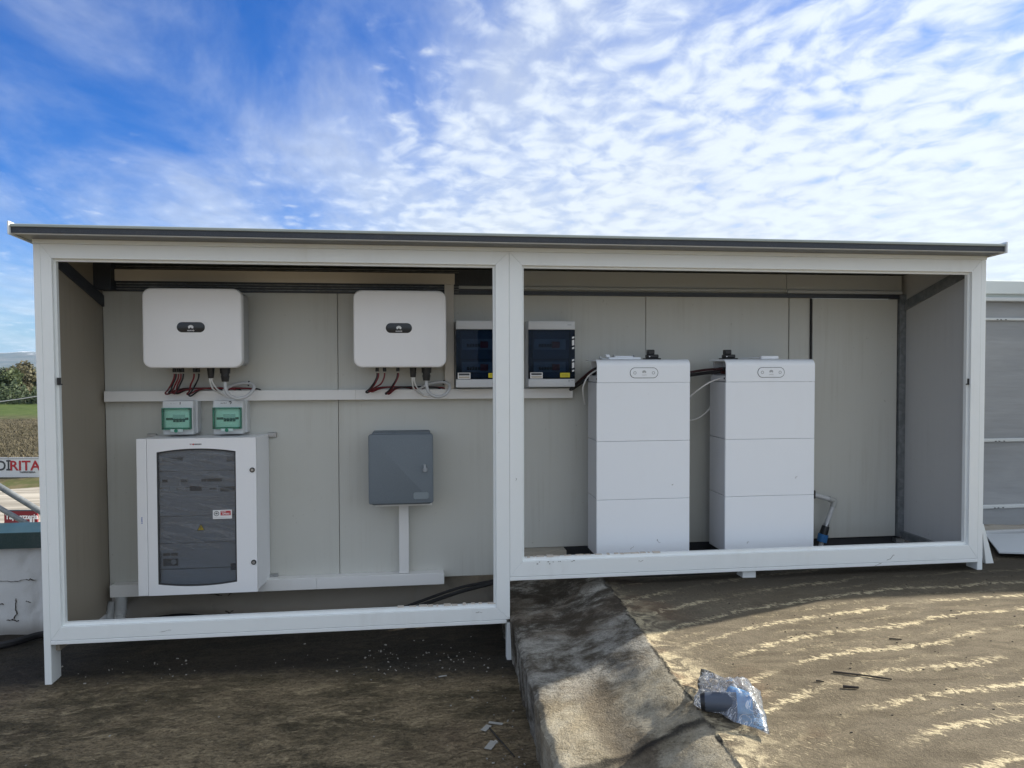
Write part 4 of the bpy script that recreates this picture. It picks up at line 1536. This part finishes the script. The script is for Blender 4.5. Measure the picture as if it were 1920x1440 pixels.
# ================================================================== DARK-WINDOWED BOXES
def make_db(dx, latch, label):
    root = thing('distribution_box', (2.905 + dx, BY, 1.15), label, 'distribution box', 'dark-windowed distribution boxes')
    a, b, c, d = 2.7505 + dx, 3.064 + dx, 1.152, 1.590
    MB().rrect(a + .002, b - .002, c, d, .006, .590, BY - .001, .002, 3, 1).build('case', M_DB, root, True)
    MB().rrect(a, b, d - .058, d, .006, .556, .5895, .005, 3, 2).build('top_strip', M_DB, root, True)
    MB().rrect(a, b, c, c + .054, .006, .556, .5895, .005, 3, 2).build('bottom_strip', M_DB, root, True)
    MB().box(a + .004, b - .004, .5860, .5895, c + .055, d - .059).build('back_plate', mat('db_plate', (.12, .17, .24), .5), root)
    pane = MB().rrect(a + .001, b - .001, c + .055, d - .059, .004, .556, .560, .0015, 3, 1).build('window', M_BLUEPANE, root, True)
    fr = MB().box(a + .001, a + .030, .5605, .5855, c + .055, d - .059).box(b - .032, b - .001, .5605, .5855, c + .055, d - .059)
    fr.box(a + .030, b - .032, .5605, .5855, c + .055, c + .066).box(a + .030, b - .032, .5605, .5855, d - .066, d - .059)
    fr.box(a + .030, b - .032, .566, .5855, c + .182, c + .187)
    fr.build('window_frame', M_BREAKD, root)
    for z in (c + .118, c + .268):
        MB().box(a + .040, b - .060, .578, .5860, z - .020, z + .050).build('rail_cover', M_BREAK, root)
        for k in range(5):
            x = a + .072 + k * .018
            MB().box(x, x + .014, .568, .578, z - .002, z + .018, .001, 1).build('switch', M_BREAKD, root)
        MB().box(a + .160, a + .212, .566, .578, z - .008, z + .034, .002, 1).build('red_switch', M_BREAKR, root)
    s = MB().box(a + .011, a + .094, .5545, .5556, c + .057, c + .097).build('sticker', M_STICK, pane)
    MB().box(a + .018, a + .088, .5537, .5545, c + .079, c + .093).build('print', M_PRINT, s)
    MB().box(a + .018, a + .088, .5537, .5545, c + .062, c + .073).build('print', mat('print_tan', (.45, .40, .33), .5), s)
    y_ = MB().box(a + .212, a + .277, .5545, .5556, c + .064, c + .094).build('yellow_sticker', M_YEL, pane)
    for k in range(3):
        MB().box(a + .220, a + .269, .5540, .5545, c + .070 + k * .007, c + .0725 + k * .007).build('print', mat('print_olive', (.30, .26, .02), .5), y_)
    if latch:
        for base in (c + .118, c + .268):
            for z0, z1 in ((-.018, -.006), (.006, .042), (.052, .064)):
                mb = MB()
                x0 = b - .021
                sk = .004
                mb.prism([(x0, base + z0), (x0 + .015, base + z0 + sk), (x0 + .015, base + z1 + sk), (x0, base + z1)], lambda x, z: (x, .5535, z), lambda x, z: (x, .5556, z))
                mb.build('reflective_mark', M_STICK, pane)
        MB().box(b - .052, b - .024, .5550, .5562, d - .030, d - .022).build('maker_mark', M_PRINTG, root)
        MB().prism([(b - .048, c + .048), (b - .034, c + .048), (b - .036, c + .036), (b - .041, c + .030), (b - .046, c + .036)], lambda x, z: (x, .5550, z), lambda x, z: (x, .5562, z)).build('emblem', M_PRINTG, root)
        MB().box(b - .026, b - .011, .5550, .5562, c + .039, c + .046).build('small_print', M_PRINTG, root)
    return root


make_db(0.0, True, 'dark-windowed distribution box just right of the middle post')
make_db(-.478, False, 'dark-windowed distribution box partly hidden behind the middle post')


# ================================================================== BATTERY STACKS
def make_battery(dx, label, sd=1):
    root = thing('battery_stack', (3.455 + dx, .45, 0), label, 'battery', 'battery stacks')
    a, b = 3.148 + dx, 3.762 + dx
    yf, yb = .300, .588
    T = 1.332
    # three equal battery modules: front plate and body behind it
    for z0, z1 in ((.8112, 1.1845), (.4380, .8102), (.062, .4370)):
        bo = MB().box(a + .010, b - .010, yf + .024, yb, z0 + .001, z1 - .001, .003, 1).build('module', M_BATTSIDE, root)
        MB().box(a, b, yf, yf + .020, z0 + .0004, z1 - .0004, .0022, 2).build('front_plate', M_BATT, bo)
        MB().box(a + .004, b - .004, yf + .0202, yf + .0238, z0 + .003, z1 - .003).build('shadow_gap', M_DARK, bo)
    MB().box(a + .02, b - .02, yf + .03, yb, .0, .0615).build('plinth', M_DARK, root)
    for x in (a + .02, b - .07):
        MB().box(x, x + .05, yf + .01, yf + .05, -.04, .061, .003, 1).build('foot', M_GALV, root)
    # power module: curved hood over an open-sided chassis
    prof = [(yf, 1.1858)]
    r = .045
    for k in range(9):
        t = math.pi / 2 * k / 8
        prof.append((yf + r - r * math.cos(t), T - r + r * math.sin(t)))
    prof.append((yb, T))
    inner = [(yb, T - .010)] + [(yf + r - (r - .008) * math.cos(math.pi / 2 * k / 8), T - r + (r - .010) * math.sin(math.pi / 2 * k / 8)) for k in range(8, -1, -1)] + [(yf + .008, 1.186)]
    mb = MB()
    mb.prism(prof + inner, lambda y, z: (a + .002, y, z), lambda y, z: (b - .0, y, z))

    def crn(c):                                     # rounded right-hand top corner
        x, y, z = c
        return (x, y, z)
    hood = mb.map(crn).build('hood', M_BATT, root, True)
    MB().box(a + .10, b - .012, yf + .03, yb - .004, 1.188, T - .012).build('chassis', M_BATTSIDE, root)
    MB().box(a + .014, a + .10, yf + .03, yb - .004, 1.188, 1.226, .002, 1).build('terminal_tray', M_BATTSIDE, root)
    MB().cyl((a + .0135, yf + .05, 1.207), (a + .009, yf + .05, 1.207), .006, n=8).build('screw', M_BLACK, root)
    MB().box(a + .030, a + .10, yb - .020, yb - .004, 1.226, T - .012).build('terminal_plate', M_BATTSIDE, root)
    for k, (y, z) in enumerate(((yf + .07, 1.245), (yf + .105, 1.272), (yf + .14, 1.246), (yf + .175, 1.270))):
        MB().cyl((a + .10, y, z), (a + .028, y + .006, z), .013, .010, 10).build('terminal', M_BLACK if k % 2 else M_DRED, root, True)
    bd = MB().rrect(3.364 + dx, 3.550 + dx, 1.2125, 1.2805, .0335, yf - .0016, yf + .002, .001, 10, 1).build('badge', M_PRINT, root, True)
    MB().rrect(3.3672 + dx, 3.5468 + dx, 1.2157, 1.2773, .0305, yf - .0026, yf, .0008, 10, 1).build('badge_face', M_BATT, bd, True)
    for x in (3.396, 3.518):
        ringm = MB()
        for k in range(16):
            t0, t1 = 2 * math.pi * k / 16, 2 * math.pi * (k + 1) / 16
            q = [(x + dx + rr_ * math.cos(t), 1.2465 + rr_ * math.sin(t)) for rr_, t in ((.0065, t0), (.0105, t0), (.0105, t1), (.0065, t1))]
            ringm.prism(q, lambda xx, z: (xx, yf - .0036, z), lambda xx, z: (xx, yf - .0027, z))
        ringm.build('indicator', M_PRINTG, bd)
    petals(3.457 + dx, 1.2525, yf - .0037, .016, M_PRINTG, bd)
    text('HUAWEI', 3.457 + dx, 1.2325, yf - .0032, .008, M_PRINTG, bd)
    return root


make_battery(0.0, 'white battery stack nearer the middle post, with white bracket on top')
make_battery(.856, 'white battery stack nearer the right wall, with white plug on top')


def make_antenna(dx, label):
    root = thing('antenna_plug', (3.572 + dx, .50, 1.3325), label, 'plug', 'black plugs on the battery stacks')
    x = 3.572 + dx
    MB().box(x - .050, x + .052, .46, .54, 1.3325, 1.342, .002, 1).build('base', M_BLACK, root)
    MB().box(x - .036, x + .040, .47, .53, 1.342, 1.366, .006, 2).build('body', M_BLACK, root)
    MB().box(x - .030, x + .014, .475, .525, 1.366, 1.398, .006, 2).build('cap', M_BLACK, root)
    MB().cyl((x - .024, .469, 1.352), (x - .024, .466, 1.352), .004, n=8).build('light', M_STICK, root)


make_antenna(0.0, 'black stepped plug on top of the battery stack nearer the middle post')
make_antenna(.535, 'black stepped plug on top of the battery stack nearer the right wall')

root = thing('plastic_bracket', (3.35, .45, 1.333), 'loose white plastic bracket lying on the battery stack nearer the middle post', 'bracket')
mb = MB().box(3.262, 3.476, .43, .47, 1.334, 1.3475, .003, 2)
mb.build('bar', M_BATT, root)
MB().box(3.250, 3.276, .44, .468, 1.3475, 1.366, .003, 1).map(lambda c: (c[0] - (c[2] - 1.3475) * .5, c[1], c[2])).build('hook', M_BATT, root)
MB().box(3.296, 3.303, .428, .472, 1.3475, 1.360, .001, 1).box(3.432, 3.439, .428, .472, 1.3475, 1.360, .001, 1).build('clip', M_PRINTG, root)
MB().box(3.303, 3.432, .450, .470, 1.3475, 1.357, .002, 1).build('ridge', M_BATT, root)
MB().box(3.205, 3.222, .45, .47, 1.334, 1.352, .002, 1).box(3.205, 3.262, .45, .462, 1.334, 1.342, .002, 1).build('end_piece', M_BREAK, root)
root = thing('white_plug', (4.35, .40, 1.333), 'slim white plug lying on the battery stack nearer the right wall', 'plug')
MB().rrect(4.290, 4.412, 1.3335, 1.355, .006, .39, .42, .004, 3, 2).build('shell', M_WHITE, root, True)
MB().tube([(4.290, .405, 1.342), (4.25, .42, 1.343), (4.17, .46, 1.338)], .004, 6).build('lead', M_GCABLE, root, True)

cable('power_cable', [(3.050, .67, 1.128), (3.085, .655, 1.150), (3.15, .62, 1.20), (3.20, .56, 1.245), (3.235, .50, 1.256)], .013, M_RUBBER, 'short black cable rising from the long trunking into the near battery stack', 'cable')
cable('power_cable', [(3.055, .675, 1.132), (3.09, .665, 1.162), (3.14, .63, 1.215), (3.19, .53, 1.270), (3.235, .44, 1.270)], .010, M_DRED, 'dark red cable rising from the long trunking into the near battery stack', 'cable')
cable('data_cable', [(3.200, .34, 1.278), (3.168, .40, 1.262), (3.130, .47, 1.22), (3.108, .50, 1.16), (3.112, .53, 1.118), (3.135, .60, 1.07), (3.16, .68, 1.03)], .0052, M_WCABLE, 'thin white cable arching out of the left side of the near battery stack', 'cable')
cable('power_cable', [(3.745, .60, 1.205), (3.80, .62, 1.215), (3.90, .62, 1.228), (3.97, .56, 1.240), (4.06, .48, 1.252), (4.10, .46, 1.256)], .012, M_RUBBER, 'black cable passing between the two battery stacks', 'cable', None)
cable('power_cable', [(3.745, .612, 1.226), (3.80, .632, 1.236), (3.90, .632, 1.248), (3.97, .56, 1.262), (4.06, .43, 1.272), (4.10, .40, 1.272)], .008, M_DRED, 'dark red cable passing between the two battery stacks', 'cable', None)
cable('data_cable', [(4.055, .40, 1.226), (4.015, .43, 1.205), (3.96, .45, 1.182), (3.90, .47, 1.14), (3.85, .52, 1.085), (3.82, .60, 1.02), (3.86, .66, .93), (3.90, .65, .912), (3.96, .63, .935), (4.01, .60, .985), (4.03, .60, 1.03)], .0050, M_WCABLE,
      'thin white cable looping down between the two battery stacks', 'cable')

# ================================================================== CONDUIT BY THE RIGHT BATTERY
root = thing('conduit_pipe', (4.86, .66, -.02), 'grey bent conduit with blue coupling beside the right battery stack', 'pipe')
Y = .62
MB().cyl((4.775, Y, .382), (4.930, Y, .338), .0165, n=14).build('upper_pipe', M_GCABLE, root, True)
MB().tube([(4.915, Y, .343), (4.950, Y, .330), (4.953, Y, .318), (4.944, Y, .285)], .021, 14, 4).build('elbow', painted('grey_pvc', (.38, .39, .38), .4, .1), root, True)
MB().cyl((4.946, Y, .295), (4.892, Y, .150), .0165, n=14).build('lower_pipe', M_GCABLE, root, True)
MB().cyl((4.898, Y, .165), (4.892, Y, .150), .020, n=14).build('collar', M_STEEL, root, True)
MB().cyl((4.892, Y, .150), (4.874, Y, .093), .026, .030, 12).build('coupling', M_BLACK, root, True)
MB().cyl((4.874, Y, .093), (4.862, Y, .040), .036, .034, 16).build('blue_nut', M_BLUE, root, True)
MB().cyl((4.862, Y, .040), (4.846, Y, -.03), .016, n=10).build('tail_pipe', M_GCABLE, root, True)
MB().box(4.770, 4.800, Y - .025, BY - .02, .352, .410, .003, 1).build('clamp', M_BLACK, root)

# ================================================================== LOWER LEFT: HOSES AND CABLES
def hose(pts, r, label):
    P = [Vector(p) for p in pts]
    Q, rs = [], []
    n = 60
    for k in range(n + 1):
        t = k / n * (len(P) - 1)
        i = min(int(t), len(P) - 2)
        q = P[i].lerp(P[i + 1], t - i)
        Q.append(q)
        rs.append(r * (1 + .07 * math.cos(k * math.pi)))
    o = MB().tube(Q, rs, 12, 0).build('corrugated_hose', painted('grey_corrugated_plastic', (.48, .50, .51), .4, .15), None, True)
    return tag(o, label, 'hose', 'corrugated hoses under the bottom trunking')


hose([(.152, .665, -.160), (.150, .66, -.24), (.138, .655, -.34), (.125, .65, -.44)], .034, 'grey corrugated hose dropping straight from the end of the bottom trunking')
hose([(.090, .70, -.205), (.082, .68, -.27), (.072, .665, -.35), (.066, .66, -.44)], .030, 'shorter grey corrugated hose close to the left side panel')
cable('black_cable', [(.19, .71, -.40), (.24, .72, -.36), (.36, .73, -.335), (.50, .735, -.328), (.64, .725, -.342), (.78, .71, -.372), (.92, .70, -.402), (1.10, .69, -.418)], .017, M_RUBBER, 'thick black cable lying on the roof behind the left sill', 'cable')
for k, (r, dz, dyy) in enumerate(((.013, 0, 0), (.010, .022, .02))):
    cable('black_cable', [(1.55, .60, -.415), (1.80, .60, -.355 + dz), (2.05, .62 + dyy, -.285 + dz), (2.30, .64 + dyy, -.215 + dz), (2.545, .66 + dyy, -.165 + dz * .3), (2.75, .67, -.10), (3.0, .67, -.045)], r, M_RUBBER,
          ('thicker lower' if k == 0 else 'thinner upper') + ' black cable slanting up over the step behind the middle post', 'cable', 'black cables slanting over the step')
cable('black_cable', [(-1.6, .42, -.41), (-1.0, .47, -.408), (-.52, .565, -.405), (-.36, .74, -.408), (-.1, .78, -.41), (.1, .74, -.41)], .022, M_RUBBER, 'thick black cable lying at the foot of the white parapet, left of the shelter', 'cable')
cable('black_cable', [(2.95, .30, -.02), (3.25, .10, .012), (3.60, .075, .010), (3.85, .09, .012), (4.2, .16, .0), (4.6, .35, -.005)], .010, M_RUBBER, 'black cable trailing under the right sill near its foot', 'cable')
tag(MB().tube([(.0, .80, -.41), (.06, .74, -.36), (.11, .72, -.325), (.14, .74, -.33)], .004, 6).build('white_string', M_WCABLE, None, True), 'thin white cord beside the corrugated hoses', 'cord')

# ================================================================== SCUFFS
def scuff(pts, w, y, parent):
    o = crack(pts, w, parent, mat('scuff_grey', (.22, .21, .20), .7), y)
    o.name = 'scuff'


scuff([(4.93, .070), (4.99, .098)], .003, -.0014, SH)
scuff([(4.86, .041), (4.90, .050)], .004, -.0024, SH)
scuff([(3.33, .118), (3.36, .126)], .003, -.0014, SH)
scuff([(2.35, -.150), (2.39, -.146)], .003, -.0014, SH)
scuff([(.60, -.17), (.66, -.165)], .0025, -.0014, SH)
scuff([(2.59, .62), (2.592, .64)], .003, -.0014, SH)
for o in [q for q in bpy.data.objects if q.name.startswith('battery_stack')]:
    dx = o.location.x - 3.455
    for (x, z, a_) in ((3.372, .118, .02), (3.565, .150, -.02), (3.64, .52, .012)) if dx < .1 else ((3.63, .55, .014), (3.30, .13, .012)):
        scuff([(x + dx, z), (x + dx + a_, z + abs(a_) * .9)], .0035, .2988, o)

# ================================================================== OFFCUTS ON THE RIGHT
o = MB().prism([(5.700, .235), (5.712, .245), (5.790, -.02), (5.733, -.025)], lambda x, z: (x, .13, z), lambda x, z: (x, .155, z)).build('white_offcut', M_FRAME)
tag(o, 'narrow white offcut strip leaning against the right end of the shelter', 'offcut')
root = thing('sheet_offcut', (6.3, .4, 0), 'pale flat sheet lying on the roof right of the shelter', 'sheet')
mb = MB()
mb.prism([(5.93, .25), (6.35, .10), (7.2, .18), (7.1, .62), (6.22, .72)], lambda x, y: (x, y, .012 + .02 * (x - 5.9)), lambda x, y: (x, y, .022 + .02 * (x - 5.9)))
mb.build('sheet', painted('pale_blue_sheet', (.50, .54, .58), .5, .3), root)
MB().box(5.95, 7.15, .72, .76, -.01, .05, .004, 1).build('folded_edge', M_PRINTG, root)

# ================================================================== BAG WITH COUPLING
bz = 0.0
root = thing('cable_gland_coupling', (3.20, -1.68, 0), 'dark grey and blue pipe coupling inside the clear plastic bag', 'coupling')
MB().cyl((3.085, -1.640, .032), (3.190, -1.685, .040), .034, .038, 16).build('body', mat('slate_plastic', (.06, .075, .105), .4), root, True)
MB().cyl((3.070, -1.634, .030), (3.087, -1.641, .032), .030, .034, 12).build('rim', M_BLACK, root, True)
bn = MB().cyl((3.190, -1.685, .042), (3.240, -1.706, .046), .042, .038, 10)
bn.build('nut', mat('bright_blue_plastic', (.12, .32, .62), .3), root, True)
MB().cyl((3.205, -1.585, .030), (3.245, -1.635, .034), .030, .026, 10).build('spare_nut', mat('bright_blue_plastic'), root, True)
corner = [Vector((3.055, -1.600, .004)), Vector((3.175, -1.375, .05)), Vector((3.345, -1.555, .02)), Vector((3.230, -1.860, .006))]
NB = 30


def bag_pt(u, v, top):
    p = (corner[0] * (1 - u) * (1 - v) + corner[1] * (1 - u) * v + corner[2] * u * v + corner[3] * u * (1 - v))
    e = min(u, 1 - u, v, 1 - v)
    puff = min(1, e / .22)
    cx = math.exp(-(((p.x - 3.20) / .12) ** 2 + ((p.y + 1.67) / .11) ** 2))
    h = (.020 * puff + .078 * cx * puff) if top else .003
    w = .014 * noise.noise(Vector((u * 5, v * 5, 2.0 if top else 6.0))) + .008 * noise.noise(Vector((u * 13, v * 11, 4.2)))
    rid = -abs(noise.noise(Vector((u * 4 + v * 3, v * 6, 1.2)))) * .016 + .006
    q = Vector((p.x + .016 * noise.noise(Vector((u * 4, v * 4, 9))), p.y + .016 * noise.noise(Vector((u * 4, v * 4, 12))), 0))
    q.z = max(-.004, p.z * .8 + h + (w + rid) * (.35 + puff) * (1.0 if top else .3))
    return q


vs, fs = [], []
for top in (1, 0):
    b0 = len(vs)
    for j in range(NB + 1):
        for i in range(NB + 1):
            vs.append(bag_pt(i / NB, j / NB, top))
    for j in range(NB):
        for i in range(NB):
            a_ = b0 + j * (NB + 1) + i
            f_ = (a_, a_ + 1, a_ + NB + 2, a_ + NB + 1)
            fs.append(f_ if top else tuple(reversed(f_)))
me = bpy.data.meshes.new('plastic_bag')
me.from_pydata(vs, [], fs)
for i, f in enumerate(me.polygons):
    f.use_smooth = (i * 7919) % 11 != 0
me.materials.append(M_BAG)
o = bpy.data.objects.new('plastic_bag', me)
COL.objects.link(o)
tag(o, 'crumpled clear plastic bag lying on the sunlit roof beside the ramp', 'bag')

# ================================================================== LITTER
def twig(pts, r, label, m=M_TWIG):
    return tag(MB().tube([(x, y, z + r) for x, y, z in pts], [r, r * .7], 6, 3).build('twig', m, None, True), label, 'twig', 'twigs on the roof')


zr = lambda x, y: raised_z(x, y) + .001
twig([(3.771, -1.352, zr(3.771, -1.352)), (3.87, -1.398, zr(3.87, -1.398)), (3.973, -1.451, zr(3.973, -1.451))], .0045, 'long thin dark twig lying across the pale tide lines')
twig([(3.728, -1.496, zr(3.728, -1.496)), (3.755, -1.505, zr(3.755, -1.505)), (3.785, -1.513, zr(3.785, -1.513))], .0065, 'short thick dark twig just below the long thin twig')
twig([(3.653, -1.423, zr(3.653, -1.423)), (3.68, -1.437, zr(3.68, -1.437))], .004, 'tiny dark twig left of the long thin twig')
twig([(4.25, -1.03, zr(4.25, -1.03)), (4.30, -1.05, zr(4.30, -1.05))], .004, 'tiny dark twig near the shadow edge on the flat roof')
twig([(2.35, -.825, terrace_z(2.35, -.825) + .004), (2.39, -.95, terrace_z(2.39, -.95) + .006), (2.435, -1.084, terrace_z(2.435, -1.084) + .004)], .0045, 'dark stick at the foot of the step beside the paper scraps')


def scrap(x, y, w, h, rot, label):
    mb = MB().box(-w / 2, w / 2, -h / 2, h / 2, 0, .002)
    R = Matrix.Rotation(rot, 3, 'Z')
    z = terrace_z(x, y) + .004
    mb.map(lambda c: R @ Vector((c[0], c[1], c[2] + .03 * c[0] ** 2 / max(w, .01))) + Vector((x, y, z)))
    return tag(mb.build('paper_scrap', painted('torn_card', (.34, .33, .30), .8, .6, (.1, .09, .08), 40)), label, 'scrap', 'paper scraps at the foot of the step')


scrap(2.342, -.965, .035, .075, -.5, 'flat pale paper scrap at the foot of the step, nearest the bottom edge')
scrap(2.335, -.815, .03, .06, -.6, 'small pale scrap touching the end of the dark stick')
scrap(2.385, -.775, .07, .02, -.4, 'narrow torn pale strip just above the dark stick')
scrap(2.151, -.188, .045, .014, .2, 'pale sliver on the dark ground in front of the left sill')

rnd = random.Random(21)
mb = MB()
for i in range(150):
    k = rnd.random()
    if k < .5:
        x, y = rnd.gauss(2.05, .3), rnd.gauss(.12, .14)
    elif k < .75:
        x, y = rnd.gauss(.5, .3), rnd.gauss(.14, .08)
    elif k < .9:
        x, y = rnd.gauss(2.40, .07), rnd.uniform(-1.3, 0)
    else:
        x, y = rnd.uniform(-.3, 2.4), rnd.uniform(-1.1, .1)
    if x > 2.5:
        continue
    s = rnd.uniform(.0012, .0034) * (1.8 if rnd.random() < .05 else 1)
    z = terrace_z(x, y)
    a_ = rnd.uniform(0, 3.14)
    u = Vector((math.cos(a_), math.sin(a_), 0)) * s * rnd.uniform(1, 2)
    w = Vector((-math.sin(a_), math.cos(a_), 0)) * s * .8
    c = Vector((x, y, z + .0025))
    top = [c + u + w + Vector((0, 0, s * .6)), c - u + w + Vector((0, 0, s * .3)), c - u - w + Vector((0, 0, s * .6)), c + u - w + Vector((0, 0, s * .4))]
    bot = [Vector((q.x, q.y, z - .003)) for q in (c + u + w, c - u + w, c - u - w, c + u - w)]
    mb.rings([bot, top])
tag(mb.build('debris', painted('plaster_chips', (.36, .34, .30), .9, .5, (.2, .17, .13), 60)), 'scattered pale plaster chips on the dark lower roof', 'debris', kind='stuff')
mb = MB()
for i in range(150):
    x, y = rnd.uniform(3.2, 5.8), rnd.uniform(-1.9, .0)
    s = rnd.uniform(.001, .0045)
    z = raised_z(x, y)
    mb.box(x, x + s * 2, y, y + s, z - .001, z + s * .8)
tag(mb.build('dark_debris', M_TWIG), 'scattered dark crumbs on the raised roof', 'debris', kind='stuff')

# ================================================================== AIR
mh = bpy.data.materials.new('thin_air')
mh.use_nodes = True
nt = mh.node_tree
nt.nodes.remove(nt.nodes['Principled BSDF'])
pv = nt.nodes.new('ShaderNodeVolumePrincipled')
pv.inputs['Color'].default_value = (.48, .70, 1.0, 1)
pv.inputs['Density'].default_value = 4.0e-5
nt.links.new(pv.outputs[0], nt.nodes['Material Output'].inputs['Volume'])
mb = MB().box(-14500, 14500, -3500, 16500, GL - 4, 265)
o = mb.build('haze', mh)
tag(o, kind='stuff')
